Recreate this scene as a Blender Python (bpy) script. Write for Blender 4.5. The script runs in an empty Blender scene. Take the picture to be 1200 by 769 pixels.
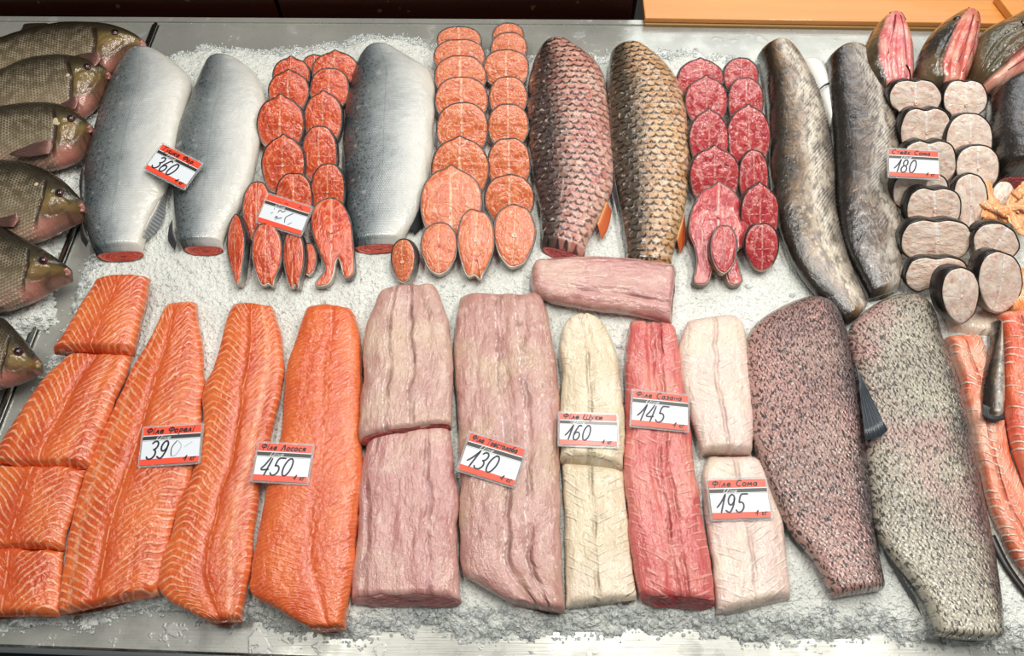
import bpy, math, random
import numpy as np
from mathutils import Vector
random.seed(7); RNG = np.random.RandomState(11)
SC = bpy.context.scene
COL = SC.collection
# ------------------------------------------------------------------ camera
F = 950.0; PITCH = math.radians(63.2); H = 1.2
CY = -H/math.tan(PITCH)
cam = bpy.data.cameras.new('camera'); camo = bpy.data.objects.new('camera', cam); COL.objects.link(camo)
camo.location = (0, CY, H); camo.rotation_euler = (math.pi/2-PITCH, 0, 0)
cam.sensor_width = 36; cam.lens = F/1200*36; cam.clip_start = 0.01
SC.camera = camo
sp, cp = math.sin(PITCH), math.cos(PITCH)
def ray(x, y):
    a, b = (x-600)/F, -(y-384.5)/F
    return np.array([a, b*sp+cp, b*cp-sp])
def P(x, y, z=0.0):
    """where the sight line through a point of the photograph meets the height z"""
    d = ray(x, y); t = (z-H)/d[2]
    return np.array([0, CY, H]) + d*t
def Pplane(x, y, p0, n):
    d = ray(x, y); o = np.array([0, CY, H])
    t = np.dot(p0-o, n)/np.dot(d, n)
    return o+d*t
# ------------------------------------------------------------------ numpy noise
LAT = RNG.rand(64, 64, 8)
def vnoise(x, y, s=0):
    x = np.asarray(x, float)+1000; y = np.asarray(y, float)+1000
    xi = np.floor(x).astype(int); yi = np.floor(y).astype(int)
    fx = x-xi; fy = y-yi; fx = fx*fx*(3-2*fx); fy = fy*fy*(3-2*fy); k = s % 8
    g = lambda a, b: LAT[(a+s*7) % 64, (b+s*13) % 64, k]
    return ((g(xi, yi)*(1-fx)+g(xi+1, yi)*fx)*(1-fy)+(g(xi, yi+1)*(1-fx)+g(xi+1, yi+1)*fx)*fy)*2-1
def fbm(x, y, o=3, s=0):
    r = 0; a = 1; t = 0
    for i in range(o):
        r = r+a*vnoise(x*2**i, y*2**i, s+i*3); t += a; a *= .5
    return r/t
def crom(pts, n, closed=False):
    pts = [np.array(p, float) for p in pts]; m = len(pts); dense = []
    segs = m if closed else m-1
    for i in range(segs):
        if closed: p0, p1, p2, p3 = pts[i-1], pts[i], pts[(i+1) % m], pts[(i+2) % m]
        else: p0, p1, p2, p3 = pts[max(i-1, 0)], pts[i], pts[i+1], pts[min(i+2, m-1)]
        for k in range(12):
            t = k/12
            dense.append(.5*((2*p1)+(-p0+p2)*t+(2*p0-5*p1+4*p2-p3)*t*t+(-p0+3*p1-3*p2+p3)*t**3))
    dense.append(pts[0] if closed else pts[-1])
    d = np.array(dense); s = np.concatenate([[0], np.cumsum(np.linalg.norm(np.diff(d, axis=0), axis=1))])
    q = np.linspace(0, s[-1], n+1)
    out = np.stack([np.interp(q, s, d[:, k]) for k in range(d.shape[1])], 1)
    return out[:-1] if closed else out
# ------------------------------------------------------------------ objects
def tag(o, label=None, cat=None, group=None, kind=None):
    if label: o['label'] = label
    if cat: o['category'] = cat
    if group: o['group'] = group
    if kind: o['kind'] = kind
    return o
def empty(name, loc, label, cat, group=None):
    o = bpy.data.objects.new(name, None); COL.objects.link(o); o.location = loc; o.empty_display_size = .02
    return tag(o, label, cat, group)
def mesh(name, verts, faces, mats, parent=None, origin=None, uv=None, uvn=None, midx=None, smooth=True):
    """verts in world metres; stored relative to the origin (or the parent's)"""
    verts = np.asarray(verts, float)
    if origin is None:
        if parent is not None:
            o = np.array([0., 0., 0.]); q = parent
            while q is not None: o += np.array(q.location); q = q.parent
            origin = o
        else:
            origin = np.array([verts[:, 0].mean(), verts[:, 1].mean(), verts[:, 2].min()])
    me = bpy.data.meshes.new(name)
    me.from_pydata((verts-origin).tolist(), [], [tuple(int(i) for i in f) for f in faces])
    if not isinstance(mats, (list, tuple)): mats = [mats]
    for m in mats: me.materials.append(m)
    li = np.zeros(len(me.loops), int); me.loops.foreach_get('vertex_index', li)
    for nm, arr in (('UVMap', uv), ('span', uvn)):
        if arr is not None:
            l = me.uv_layers.new(name=nm); l.data.foreach_set('uv', np.asarray(arr, float)[li].ravel())
    if midx is not None: me.polygons.foreach_set('material_index', list(midx))
    me.polygons.foreach_set('use_smooth', [smooth]*len(me.polygons))
    me.update()
    ob = bpy.data.objects.new(name, me); COL.objects.link(ob)
    if parent is not None: ob.parent = parent
    else: ob.location = origin
    return ob
def boxmesh(name, x0, x1, y0, y1, z0, z1, m, parent=None, bev=.003, origin=None):
    v = [(x, y, z) for z in (z0, z1) for y in (y0, y1) for x in (x0, x1)]
    f = [(0, 2, 3, 1), (4, 5, 7, 6), (0, 1, 5, 4), (2, 6, 7, 3), (0, 4, 6, 2), (1, 3, 7, 5)]
    o = mesh(name, v, f, m, parent, origin=origin, smooth=False)
    b = o.modifiers.new('bevel', 'BEVEL'); b.width = bev; b.segments = 2
    return o
def superprof(p, n, zs, pb=3.0):
    """closed cross-section: x -1..1, z 0..1 with widest at zs; n top points, bottom ring after"""
    a = np.linspace(0, np.pi, 800)
    x = -np.sign(np.cos(a))*np.abs(np.cos(a))**(2/p); z = np.abs(np.sin(a))**(2/p)
    s = np.concatenate([[0], np.cumsum(np.hypot(np.diff(x), np.diff(z)))])
    q = np.linspace(0, s[-1], n+1)
    xt = np.interp(q, s, x); zt = zs+(1-zs)*np.interp(q, s, z)
    b = np.linspace(np.pi, 2*np.pi, 14)[1:-1]
    xb = -np.sign(np.cos(b))*np.abs(np.cos(b))**(2/pb); zb = zs-zs*np.abs(np.sin(b))**(2/pb)
    return np.concatenate([xt, xb]), np.concatenate([zt, zb])
def loft(name, L, R, h, mat, parent=None, bL=0., bR=0., zs=.4, p=2.2, nu=48, step=.004, e0=.02, e1=.02,
         emin=.25, bow0=0., bow1=0., relief=None, hv=None, px=True, seed=0, mats=None, rag=0., ragend=0., slant=0.):
    """body spanned between two edges traced from one end to the other; returns object and its top grid"""
    zl = bL+zs*h; zr = bR+zs*h
    if px:
        L = [P(q[0], q[1], zl) for q in L]; R = [P(q[0], q[1], zr) for q in R]
    L0 = crom(L, 200); R0 = crom(R, 200)
    mid = (L0+R0)/2; ln = np.linalg.norm(np.diff(mid, axis=0), axis=1).sum()
    nv = max(12, int(ln/step)); L = crom(L, nv); R = crom(R, nv)
    v = np.linspace(0, 1, nv+1); V = v*ln
    xs, zz = superprof(p, nu, zs); m = len(xs)
    if rag:
        c_ = (L+R)/2; wl = np.linalg.norm(R-L, axis=1)/2
        L = c_+(L-c_)*(1+rag*fbm(V*26, V*0+seed, 4, seed)/wl)[:, None]; R = c_+(R-c_)*(1+rag*fbm(V*26, V*0+seed+9, 4, seed+2)/wl)[:, None]
    C = (L+R)/2; W = (R-L)/2
    D = np.gradient(C, axis=0); D[:, 2] = 0; D /= np.linalg.norm(D, axis=1)[:, None]+1e-9
    def endf(d, l): 
        if l <= 0: return np.ones_like(d)
        t = np.clip(1-d/l, 0, 1); return emin+(1-emin)*np.sqrt(1-t*t)
    hh = h*endf(V, e0)*endf(ln-V, e1)*(hv(v) if hv else 1)
    base = ((bL+bR)/2)
    pts = np.zeros((nv+1, m, 3)); U = np.zeros((nv+1, m)); 
    for j in range(m):
        pts[:, j] = C+W*xs[j]
        tz = (bL*(1-xs[j])+bR*(1+xs[j]))/2
        pts[:, j, 2] = tz+zz[j]*hh
        bw = (1-xs[j]**2)
        if slant: pts[:, j] += D*(slant*(1-zz[j])*np.exp(-(ln-V)/.012))[:, None]
        if ragend:
            uu = abs(xs[j])*0+xs[j]*np.linalg.norm(W, axis=1)*30
            pts[:, j] += D*(ragend*(fbm(uu, uu*0+seed, 3, seed+4)*np.exp(-V/.012)+fbm(uu, uu*0+seed+5, 3, seed+5)*np.exp(-(ln-V)/.012)))[:, None]
        pts[:, j] += D*((-bow0*np.exp(-V/.03)+bow1*np.exp(-(ln-V)/.03))*bw)[:, None]
        U[:, j] = np.linalg.norm(W, axis=1)*xs[j]
    un = np.tile((xs+1)/2, (nv+1, 1)); vn = np.tile(v[:, None], (1, m)); VV = np.tile(V[:, None], (1, m))
    if relief is not None:
        dz = relief(un, vn, U, VV); top = np.zeros(m); top[:nu+1] = np.clip((zz[:nu+1]-zs)/(1-zs), 0, 1)
        pts[:, :, 2] += dz*top[None, :]
    faces = []
    for i in range(nv):
        for j in range(m):
            k = (j+1) % m; faces.append((i*m+j, (i+1)*m+j, (i+1)*m+k, i*m+k))
    nb = len(faces)
    faces.append(tuple(range(m))); faces.append(tuple(nv*m+j for j in reversed(range(m))))
    verts = pts.reshape(-1, 3)
    uv = np.stack([U.ravel()+seed*.37, VV.ravel()+seed*.53], 1); uvn = np.stack([un.ravel(), vn.ravel()], 1)
    o = mesh(name, verts, faces, mats or mat, parent, uv=uv, uvn=uvn)
    g = pts[:, :nu+1]
    return o, dict(g=g, ring0=pts[0], ring1=pts[-1], D=D, nu=nu, nv=nv, L=L, R=R, xs=xs)
def surf(G, u, v):
    g = G['g']; i = min(max(v*G['nv'], 0), G['nv']-1e-6); i0 = int(i); f = i-i0
    def at(r):
        t = (G['xs'][:G['nu']+1]+1)/2
        return np.array([np.interp(u, t, g[r, :, k]) for k in range(3)])
    return at(i0)*(1-f)+at(i0+1)*f
def normal(G, u, v, e=.03):
    a = surf(G, min(u+e, .98), v)-surf(G, max(u-e, .02), v); b = surf(G, u, min(v+e, .99))-surf(G, u, max(v-e, 0.01))
    n = np.cross(b, a); n /= np.linalg.norm(n)
    return n if n[2] > 0 else -n
def cutface(name, G, end, mat, parent, grow=.97, off=.0008, dish=0.):
    r = G['ring1'] if end else G['ring0']; D = G['D'][-1] if end else -G['D'][0]
    c = (r[G['nu']//2]+r[G['nu']+6])/2; m = len(r)
    V = [c+D*(off-dish)]; uv = [(0.5, .5)]
    w = np.linalg.norm(r[G['nu']]-r[0])/2; hh = (r[:, 2].max()-r[:, 2].min())/2
    side = (r[G['nu']]-r[0]); side /= np.linalg.norm(side)
    for k, s in enumerate((.3, .6, .85, 1)):
        for q in r:
            V.append(c+(q-c)*s*grow+D*(off-dish*(1-s*s))); uv.append((.5+.5*s*np.dot(q-c, side)/w, .5+.5*s*(q[2]-c[2])/hh))
    F_ = [(0, 1+(j+1) % m, 1+j) for j in range(m)]
    for k in range(3):
        for j in range(m):
            a = 1+k*m; j2 = (j+1) % m; F_.append((a+j, a+j2, a+m+j2, a+m+j))
    # thin rim back to the body
    b0 = len(V)
    for q in r: V.append(c+(q-c)*grow-D*.001); uv.append((0, 0))
    a = 1+3*m
    for j in range(m): j2 = (j+1) % m; F_.append((a+j, a+j2, b0+j2, b0+j))
    return mesh(name, V, F_, mat, parent, uv=np.array(uv)*.1, uvn=uv)
def fin(name, A, B, mat, parent=None, n=14, thick=.0012, px=None, ray_h=.0012, sag=0.):
    """fan-like fin from root line A to tip line B (world points or photo points with heights)"""
    if px is not None:
        A = [P(a[0], a[1], px[0]) for a in A]; B = [P(b[0], b[1], px[1]) for b in B]
    n2 = n*4; A = crom(A, n2); B = crom(B, n2); k = 7; V = []; uv = []; 
    for side in (1, -1):
        for i in range(n2+1):
            for j in range(k):
                t = j/(k-1); q = A[i]*(1-t)+B[i]*t
                z = side*(thick/2+(ray_h*(.5+.5*math.cos(i/4*2*math.pi)) if side > 0 else 0))*(1-.6*t) - sag*t*t
                V.append(q+np.array([0, 0, z])); uv.append((i/n2, t))
    F_ = []; N_ = (n2+1)*k
    for i in range(n2):
        for j in range(k-1):
            a = i*k+j; F_.append((a, a+1, a+k+1, a+k)); F_.append((N_+a, N_+a+k, N_+a+k+1, N_+a+1))
    for j in range(k-1):
        F_.append((j, N_+j, N_+j+1, j+1)); a = n2*k+j; F_.append((a, a+1, N_+a+1, N_+a))
    for i in range(n2):
        a = i*k; F_.append((a, a+k, N_+a+k, N_+a)); a = i*k+k-1; F_.append((a, N_+a, N_+a+k, a+k))
    return mesh(name, V, F_, mat, parent, uv=np.array(uv)*.05, uvn=uv)
def ball(name, c, n, r, flat, mat, parent, seg=20):
    n = np.array(n)/np.linalg.norm(n); a = np.cross(n, [0.3, 1, .2]); a /= np.linalg.norm(a); b = np.cross(n, a)
    V = []; uv = []
    for i in range(9):
        t = math.pi*i/8
        for j in range(seg):
            f = 2*math.pi*j/seg
            V.append(c+r*math.sin(t)*(a*math.cos(f)+b*math.sin(f))+n*flat*r*math.cos(t)); uv.append((i/8, j/seg))
    F_ = [(i*seg+j, (i+1)*seg+j, (i+1)*seg+(j+1) % seg, i*seg+(j+1) % seg) for i in range(8) for j in range(seg)]
    return mesh(name, V, F_, mat, parent, uv=uv, uvn=uv)
def tube(name, pts, r, mat, parent=None, seg=8, tip=1.0, n=24, flat=1.0, lump=0.):
    pts = crom(pts, n); V = []; uv = []
    T = np.gradient(pts, axis=0)
    for i, q in enumerate(pts):
        t = T[i]/np.linalg.norm(T[i]); a = np.cross(t, [0, 0, 1.]); a /= np.linalg.norm(a)+1e-9; b = np.cross(a, t)
        rr = r*(1+(tip-1)*i/n)*(1+lump*float(fbm(i*.35+r*9e3, r*7e3, 2, 5)))
        for j in range(seg):
            f = 2*math.pi*j/seg+lump*float(fbm(i*.12, r*5e3, 2, 3))*3; V.append(q+rr*(a*math.cos(f)+b*math.sin(f)*flat)); uv.append((j/seg, i/n))
    F_ = [(i*seg+j, i*seg+(j+1) % seg, (i+1)*seg+(j+1) % seg, (i+1)*seg+j) for i in range(n) for j in range(seg)]
    F_.append(tuple(reversed(range(seg)))); F_.append(tuple(n*seg+j for j in range(seg)))
    return mesh(name, V, F_, mat, parent, uv=np.array(uv)*.05, uvn=uv)
# ------------------------------------------------------------------ shader language
def lin(c):
    c = c/255; return c/12.92 if c <= .04045 else ((c+.055)/1.055)**2.4
def rgb(r, g, b): return (lin(r), lin(g), lin(b), 1)
class S:
    def __init__(s, g, k): s.g = g; s.k = k
    def _m(s, op, o, rev=False): return s.g.m(op, o, s) if rev else s.g.m(op, s, o)
    def __add__(s, o): return s._m('ADD', o)
    __radd__ = __add__
    def __mul__(s, o): return s._m('MULTIPLY', o)
    __rmul__ = __mul__
    def __sub__(s, o): return s._m('SUBTRACT', o)
    def __rsub__(s, o): return s._m('SUBTRACT', o, True)
    def __truediv__(s, o): return s._m('DIVIDE', o)
    def __pow__(s, o): return s._m('POWER', o)
class G_:
    def __init__(g, mt):
        g.nt = mt.node_tree; g.N = g.nt.nodes; g._uv = {}
    def put(g, sock, v):
        if isinstance(v, S): g.nt.links.new(v.k, sock)
        else: sock.default_value = v
    def m(g, op, *a, clamp=False):
        n = g.N.new('ShaderNodeMath'); n.operation = op; n.use_clamp = clamp
        for i, v in enumerate(a): g.put(n.inputs[i], v)
        return S(g, n.outputs[0])
    def uv(g, nm):
        if nm not in g._uv:
            n = g.N.new('ShaderNodeUVMap'); n.uv_map = nm; q = g.N.new('ShaderNodeSeparateXYZ')
            g.nt.links.new(n.outputs[0], q.inputs[0]); g._uv[nm] = (S(g, q.outputs[0]), S(g, q.outputs[1]))
        return g._uv[nm]
    def rnd(g):
        if 'r' not in g._uv: g._uv['r'] = S(g, g.N.new('ShaderNodeObjectInfo').outputs['Random'])
        return g._uv['r']
    def pos(g):
        q = g.N.new('ShaderNodeSeparateXYZ'); n = g.N.new('ShaderNodeTexCoord'); g.nt.links.new(n.outputs['Object'], q.inputs[0])
        return [S(g, q.outputs[i]) for i in range(3)]
    def vec(g, x, y, z=0.):
        n = g.N.new('ShaderNodeCombineXYZ')
        for i, v in enumerate((x, y, z)): g.put(n.inputs[i], v)
        return S(g, n.outputs[0])
    def noise(g, v, scale=1., detail=2., rough=.5, dist=0.):
        n = g.N.new('ShaderNodeTexNoise'); g.put(n.inputs['Vector'], v); n.inputs['Scale'].default_value = scale
        n.inputs['Detail'].default_value = detail; n.inputs['Roughness'].default_value = rough; n.inputs['Distortion'].default_value = dist
        return S(g, n.outputs[0])
    def voro(g, v, scale=1., feat='F1', out='Distance'):
        n = g.N.new('ShaderNodeTexVoronoi'); n.feature = feat; g.put(n.inputs['Vector'], v); n.inputs['Scale'].default_value = scale
        return S(g, n.outputs[out])
    def ss(g, x, a, b, lo=0., hi=1.):
        if not isinstance(a, S) and not isinstance(b, S) and a > b: a, b, lo, hi = b, a, hi, lo
        if lo > hi: return (1.-g.ss(x, a, b))*(lo-hi)+hi
        n = g.N.new('ShaderNodeMapRange'); n.interpolation_type = 'SMOOTHSTEP'
        for i, v in enumerate((x, a, b, lo, hi)): g.put(n.inputs[i], v)
        return S(g, n.outputs[0])
    def mix(g, f, a, b, mode='MIX'):
        n = g.N.new('ShaderNodeMix'); n.data_type = 'RGBA'; n.blend_type = mode; n.clamp_factor = True
        g.put(n.inputs[0], f); g.put(n.inputs[6], a); g.put(n.inputs[7], b); return S(g, n.outputs[2])
    def ramp(g, f, stops):
        n = g.N.new('ShaderNodeValToRGB'); e = n.color_ramp.elements
        e.remove(e[1]); e[0].position = stops[0][0]; e[0].color = stops[0][1]
        for p_, c in stops[1:]: q = e.new(p_); q.color = c
        g.put(n.inputs[0], f); return S(g, n.outputs[0])
    def cos(g, x): return g.m('COSINE', x)
    def abs(g, x): return g.m('ABSOLUTE', x)
    def fract(g, x): return g.m('FRACT', x)
    def floor(g, x): return g.m('FLOOR', x)
    def sqrt(g, x): return g.m('SQRT', x)
    def mn(g, a, b): return g.m('MINIMUM', a, b)
    def mx(g, a, b): return g.m('MAXIMUM', a, b)
def material(name, fn):
    mt = bpy.data.materials.new(name); mt.use_nodes = True; g = G_(mt)
    b = g.N['Principled BSDF']; r = fn(g)
    names = dict(color='Base Color', rough='Roughness', metal='Metallic', coat='Coat Weight', coatr='Coat Roughness',
                 trans='Transmission Weight', ior='IOR', spec='Specular IOR Level', sss='Subsurface Weight', alpha='Alpha')
    for k, v in r.items():
        if k in names: g.put(b.inputs[names[k]], v)
    if 'sss' in r:
        b.inputs['Subsurface Radius'].default_value = r.get('sssr', (.02, .008, .005)); b.inputs['Subsurface Scale'].default_value = r.get('ssss', .3)
    if 'bump' in r:
        prev = None
        for hgt, dist in r['bump']:
            n = g.N.new('ShaderNodeBump'); n.inputs['Distance'].default_value = dist; n.inputs['Strength'].default_value = 1
            g.put(n.inputs['Height'], hgt)
            if prev: g.nt.links.new(prev.outputs[0], n.inputs['Normal'])
            prev = n
        g.nt.links.new(prev.outputs[0], b.inputs['Normal'])
        g.nt.links.new(prev.outputs[0], b.inputs['Coat Normal'])
    return mt
# ------------------------------------------------------------------ materials
def plain(name, c, rough=.5, **k): return material(name, lambda g: dict(color=c, rough=rough, **k))
def salmon_fillet(name, seam=.5, amp=1., base=(228, 112, 48), deep=(202, 76, 30), line=(250, 180, 140), fat=None, sp=.0115, k=.055, seamw=.012):
    def fn(g):
        u, v = g.uv('span'); x, y = g.uv('UVMap'); q = g.vec(x, y)
        w1 = g.noise(q, 18., 3., .6); w2 = g.noise(q, 90., 2.)
        a = g.abs((u-seam)*2.+(w1-.5)*.12)
        arm = (a**.8)*(1-g.ss(a, .7, 1.1)*.35)
        ph = (y+arm*k+(w1-.5)*.024)/sp
        c = g.cos(ph*6.2832)*.5+.5
        ln = g.ss(c, .52, 1.)
        br = g.ss(g.noise(g.vec(x, y, 3.), 60., 2.), .32, .62)
        ln = ln*(br*.75+.25)*g.ss(a, .03, .35)*amp
        sm = g.ss(g.abs((u-seam)+(w1-.5)*.03), seamw, 0.)*g.ss(g.noise(q, 130., 1.), .38, .56)
        s2 = g.ss(g.abs(g.abs(u-seam)-.27+(w1-.5)*.05), .014, .0)*g.ss(g.noise(q, 70., 1.), .45, .6)*.7
        b = g.mix(g.ss(g.noise(g.vec(x, y*.5, 7.), 26., 3.), .35, .7), rgb(*base), rgb(*deep))
        b = g.mix(g.ss(a, .5, .0)*.55, b, rgb(*deep))
        b = g.mix(g.ss(g.mn(u, 1-u), .06, .0)*.5, b, rgb(236, 128, 84))
        f = g.mx(ln*g.ss(w2, .25, .65, .45, .85), g.mx(sm*.85, s2))
        if fat is not None: f = g.mx(f, g.ss(g.abs(u-fat+(w1-.5)*.09), .045, .01)*g.ss(g.noise(q, 110., 3.), .38, .6)*.75)
        b = g.mix(f, b, rgb(*line))
        fine = g.noise(g.vec(x, y*.6), 420., 2.)
        return dict(color=b, rough=g.ss(w2, .3, .7, .2, .4), coat=.6, coatr=.1, sss=.1,
                    bump=[(ln*.35+w1*2., .0022), (g.noise(q, 120., 3.), .0022), (fine, .0004)])
    return material(name, fn)
def meat(name, c1, c2, c3, streak, st=.5, tr=.0, seam=(.4,), crease=(150, 90, 90), blotch=(225, 190, 180), fib=1.):
    """plain fish flesh: fibres run along the piece, optional cross bands, darker seams"""
    def fn(g):
        u, v = g.uv('span'); x, y = g.uv('UVMap'); q = g.vec(x, y)
        n1 = g.noise(g.vec(x*2.2, y*.6), 26., 4., .55); n2 = g.noise(g.vec(x, y, 5.), 11., 3.); n3 = g.noise(g.vec(x*3., y*.5, 2.), 80., 3.)
        b = g.mix(g.ss(n1, .3, .7), rgb(*c1), rgb(*c2)); b = g.mix(g.ss(n2, .45, .68), b, rgb(*c3))
        b = g.mix(g.ss(g.noise(g.vec(x, y, 9.), 55., 3.), .55, .75)*.6, b, rgb(*blotch))
        w = (g.noise(g.vec(x*.3, y, 1.), 12., 4., .65)-.5)*1.5
        bump = n1*1.2
        for i, s in enumerate(seam):
            d = g.abs(u-s+w*.10)
            b = g.mix(g.ss(d, .07, .0)*.5*g.ss(g.noise(q, 22.+i, 3.), .42, .62), b, rgb(*crease))
            b = g.mix(g.ss(g.abs(u-s+.035+w*.10), .010, .002)*g.ss(g.noise(g.vec(x, y*2, i*3.), 75., 2.), .42, .56)*st, b, rgb(*streak))
            bump = bump-g.ss(d, .05, .0)*.7*g.ss(g.noise(q, 18.+i, 2.), .35, .6)
        th = g.ss(n3, .6, .74)*st*.7*g.ss(n2, .3, .6)
        b = g.mix(th, b, rgb(*streak))
        if tr:
            c = g.cos((y+g.abs(u-.5)*.05+w*.02)/.012*6.2832)*.5+.5
            t = g.ss(c, .7, 1.)*g.ss(g.noise(q, 40., 1.), .45, .62)*tr; b = g.mix(t, b, rgb(*streak)); bump = bump+t*.5
        fine = g.noise(g.vec(x*1.6, y), 330., 3.)
        return dict(color=b, rough=g.ss(n1, .3, .7, .18, .42), coat=.7, coatr=.08, sss=.1,
                    bump=[(bump, .0042*fib), (g.noise(g.vec(x*1.3, y*.8, 4.), 60., 4., .6), .004*fib), (fine, .0006)])
    return material(name, fn)
def cutmeat(name, c1, c2, line, dark=(120, 30, 25)):
    """raw round cut at the end of a fish"""
    def fn(g):
        u, v = g.uv('span'); a = g.abs(u-.5)*2; b_ = (v-.5)*2; r = g.sqrt(a*a+b_*b_); n = g.noise(g.vec(u, v, g.rnd()*9), 9., 3.)
        b = g.mix(g.ss(n, .35, .65), rgb(*c1), rgb(*c2)); l = g.ss(g.cos((r+n*.3)*26.)*.5+.5, .7, 1.)
        b = g.mix(l*.5, b, rgb(*line)); b = g.mix(g.ss(r, .22, .05), b, rgb(*dark))
        b = g.mix(g.ss(r, .88, 1.)*.6, b, rgb(*line))
        return dict(color=b, rough=.25, coat=.4, coatr=.1, bump=[(n+l*.3, .002)])
    return material(name, fn)
def steakmat(name, c1, c2, line, rim, lamp=1., k=30., blood=None, wav=.25, cx=.16):
    def fn(g):
        u, v = g.uv('span'); x = (u-.5)*2; y = (v-.5)*2; r0 = g.rnd()
        n = g.noise(g.vec(x, y, r0*20.), 2.6, 3.); n2 = g.noise(g.vec(x, y, r0*13.+4.), 9., 2.)
        xm = g.abs(x+(n-.5)*.1)
        yy = g.abs(y+.05)
        d = g.sqrt((xm-cx)*(xm-cx)*1.0+yy*yy*.8)
        c = g.cos((d+(n-.5)*wav)*k)*.5+.5
        l = g.ss(c, .5, 1.)*g.ss(n2, .32, .6)*g.ss(d, .06, .25)*lamp
        rad = g.cos(g.m('ARCTAN2', yy-.0, xm+.02)*22.+(n-.5)*7.)*.5+.5
        l2 = g.ss(rad, .8, 1.)*g.ss(n2, .45, .65)*g.ss(d, .12, .4)*.6*lamp
        sep = g.ss(g.abs(x+(n-.5)*.08), .075, .02)*g.ss(n2, .3, .5)
        hs = g.ss(g.abs(y+.05+(n-.5)*.1), .035, .0)*g.ss(n2, .42, .6)*.6
        b = g.mix(g.ss(n, .3, .7), rgb(*c1), rgb(*c2))
        if blood: b = g.mix(g.ss(g.noise(g.vec(x, y, r0*7.+2.), 4.5, 3.), .55, .72)*.75, b, rgb(*blood))
        f = g.mx(g.mx(l, l2)*.75, g.mx(sep, hs)*.8)
        b = g.mix(f, b, rgb(*line))
        rr = g.sqrt(x*x+y*y); b = g.mix(g.ss(rr, .9, 1.)*.6, b, rgb(*rim))
        mx_, my_ = g.uv('UVMap')
        fine = g.noise(g.vec(mx_, my_, r0), 330., 3.)
        return dict(color=b, rough=g.ss(fine, .3, .7, .15, .35), coat=.5, coatr=.08, sss=.1,
                    bump=[(f*.4+n*1.2, .0022), (g.noise(g.vec(mx_, my_, r0), 80., 3.), .0024), (fine, .0004)])
    return material(name, fn)
def scales(g, x, y, sx, sy, wob=.25):
    """staggered rows of scales: returns (edge, centre value, per-row height)"""
    n = g.noise(g.vec(x, y), .55/sx, 2.); x = x+(n-.5)*sx*wob*2; y = y+(n-.5)*sy*wob
    b = y/sy; r = g.floor(b); off = g.fract(r*.5); a = g.fract(x/sx+off)-.5; bf = b-r
    arc = bf-(1.-a*a*2.0)           # 0 on the scale's rim
    edge = g.ss(g.abs(arc), .22, .02)
    hgt = g.fract(arc+1.0)
    return edge, a, arc, hgt, n
def salmon_skin(name, flip=False):
    def fn(g):
        u, v = g.uv('span'); x, y = g.uv('UVMap'); q = g.vec(x, y)
        n = g.noise(q, 14., 3.); uu = u+(n-.5)*.3+(g.noise(q, 120., 3.)-.5)*.12
        b = g.ramp(uu, [(0., rgb(46, 56, 58)), (.09, rgb(82, 93, 95)), (.27, rgb(136, 146, 147)), (.44, rgb(170, 177, 177)), (.64, rgb(206, 208, 205)), (1., rgb(224, 219, 206))])
        e, a, arc, hgt, n3 = scales(g, x, y, .0042, .0034)
        b = g.mix(e*g.ss(uu, .95, .2)*.6, b, rgb(48, 58, 62))
        b = g.mix(g.ss(g.noise(g.vec(x, y*.7, 3.), 230., 2.), .53, .62)*g.ss(uu, .5, .12)*.75, b, rgb(34, 40, 42)); b = g.mix(g.ss(g.noise(g.vec(x*1.2, y*.5, 5.), 130., 3.), .58, .66)*g.ss(uu, .75, .3)*.35, b, rgb(96, 104, 106))
        b = g.mix(g.ss(g.abs(u-.47), .008, .001)*.35, b, rgb(110, 116, 118))
        b = g.mix(g.ss(g.noise(g.vec(x, y, 8.), 60., 3.), .6, .75)*.4, b, rgb(228, 226, 222))
        return dict(color=b, metal=g.ss(uu, .9, .2, .05, .35), rough=g.ss(g.noise(q, 200., 2.), .3, .7, .28, .46), coat=.6, coatr=.12,
                    bump=[(hgt*g.ss(uu, .95, .5, .2, 1.), .0009), (g.noise(q, 40., 4.), .0035)])
    return material(name, fn)
def carp_skin(name, c1, c2, c3, dk, dorsal):
    def fn(g):
        u, v = g.uv('span'); x, y = g.uv('UVMap'); q = g.vec(x, y)
        n = g.noise(q, 13., 3.); n2 = g.noise(g.vec(x, y, 3.), 60., 3.)
        e, a, arc, hgt, n3 = scales(g, x, y, .0165, .0125, .3)
        b = g.mix(g.ss(n, .35, .65), rgb(*c1), rgb(*c2)); b = g.mix(g.ss(n2, .45, .65)*.6, b, rgb(*c3))
        uu = u+(n-.5)*.25
        b = g.mix(g.ss(uu, .58, .2)*.93, b, rgb(*dorsal))
        mark = g.ss(g.abs(arc+.04+(n2-.5)*.5), .36, .14)*g.ss(g.noise(g.vec(x, y, 12.), 110., 2.), .36, .5)*g.ss(uu, 1.2, .6, .5, 1.)
        b = g.mix(mark*.93, b, rgb(*dk))
        b = g.mix(g.ss(g.noise(g.vec(x, y*1.5, 5.), 150., 2.), .6, .68)*.6, b, rgb(*dk))
        b = g.mix(g.ss(g.noise(g.vec(x, y, 6.), 120., 3.), .6, .7)*.5, b, rgb(232, 214, 200))
        return dict(color=b, rough=g.ss(n2, .3, .7, .18, .36), coat=.8, coatr=.08,
                    bump=[(hgt, .002), (n2, .003), (g.noise(q, 220., 2.), .0008)])
    return material(name, fn)
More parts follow.
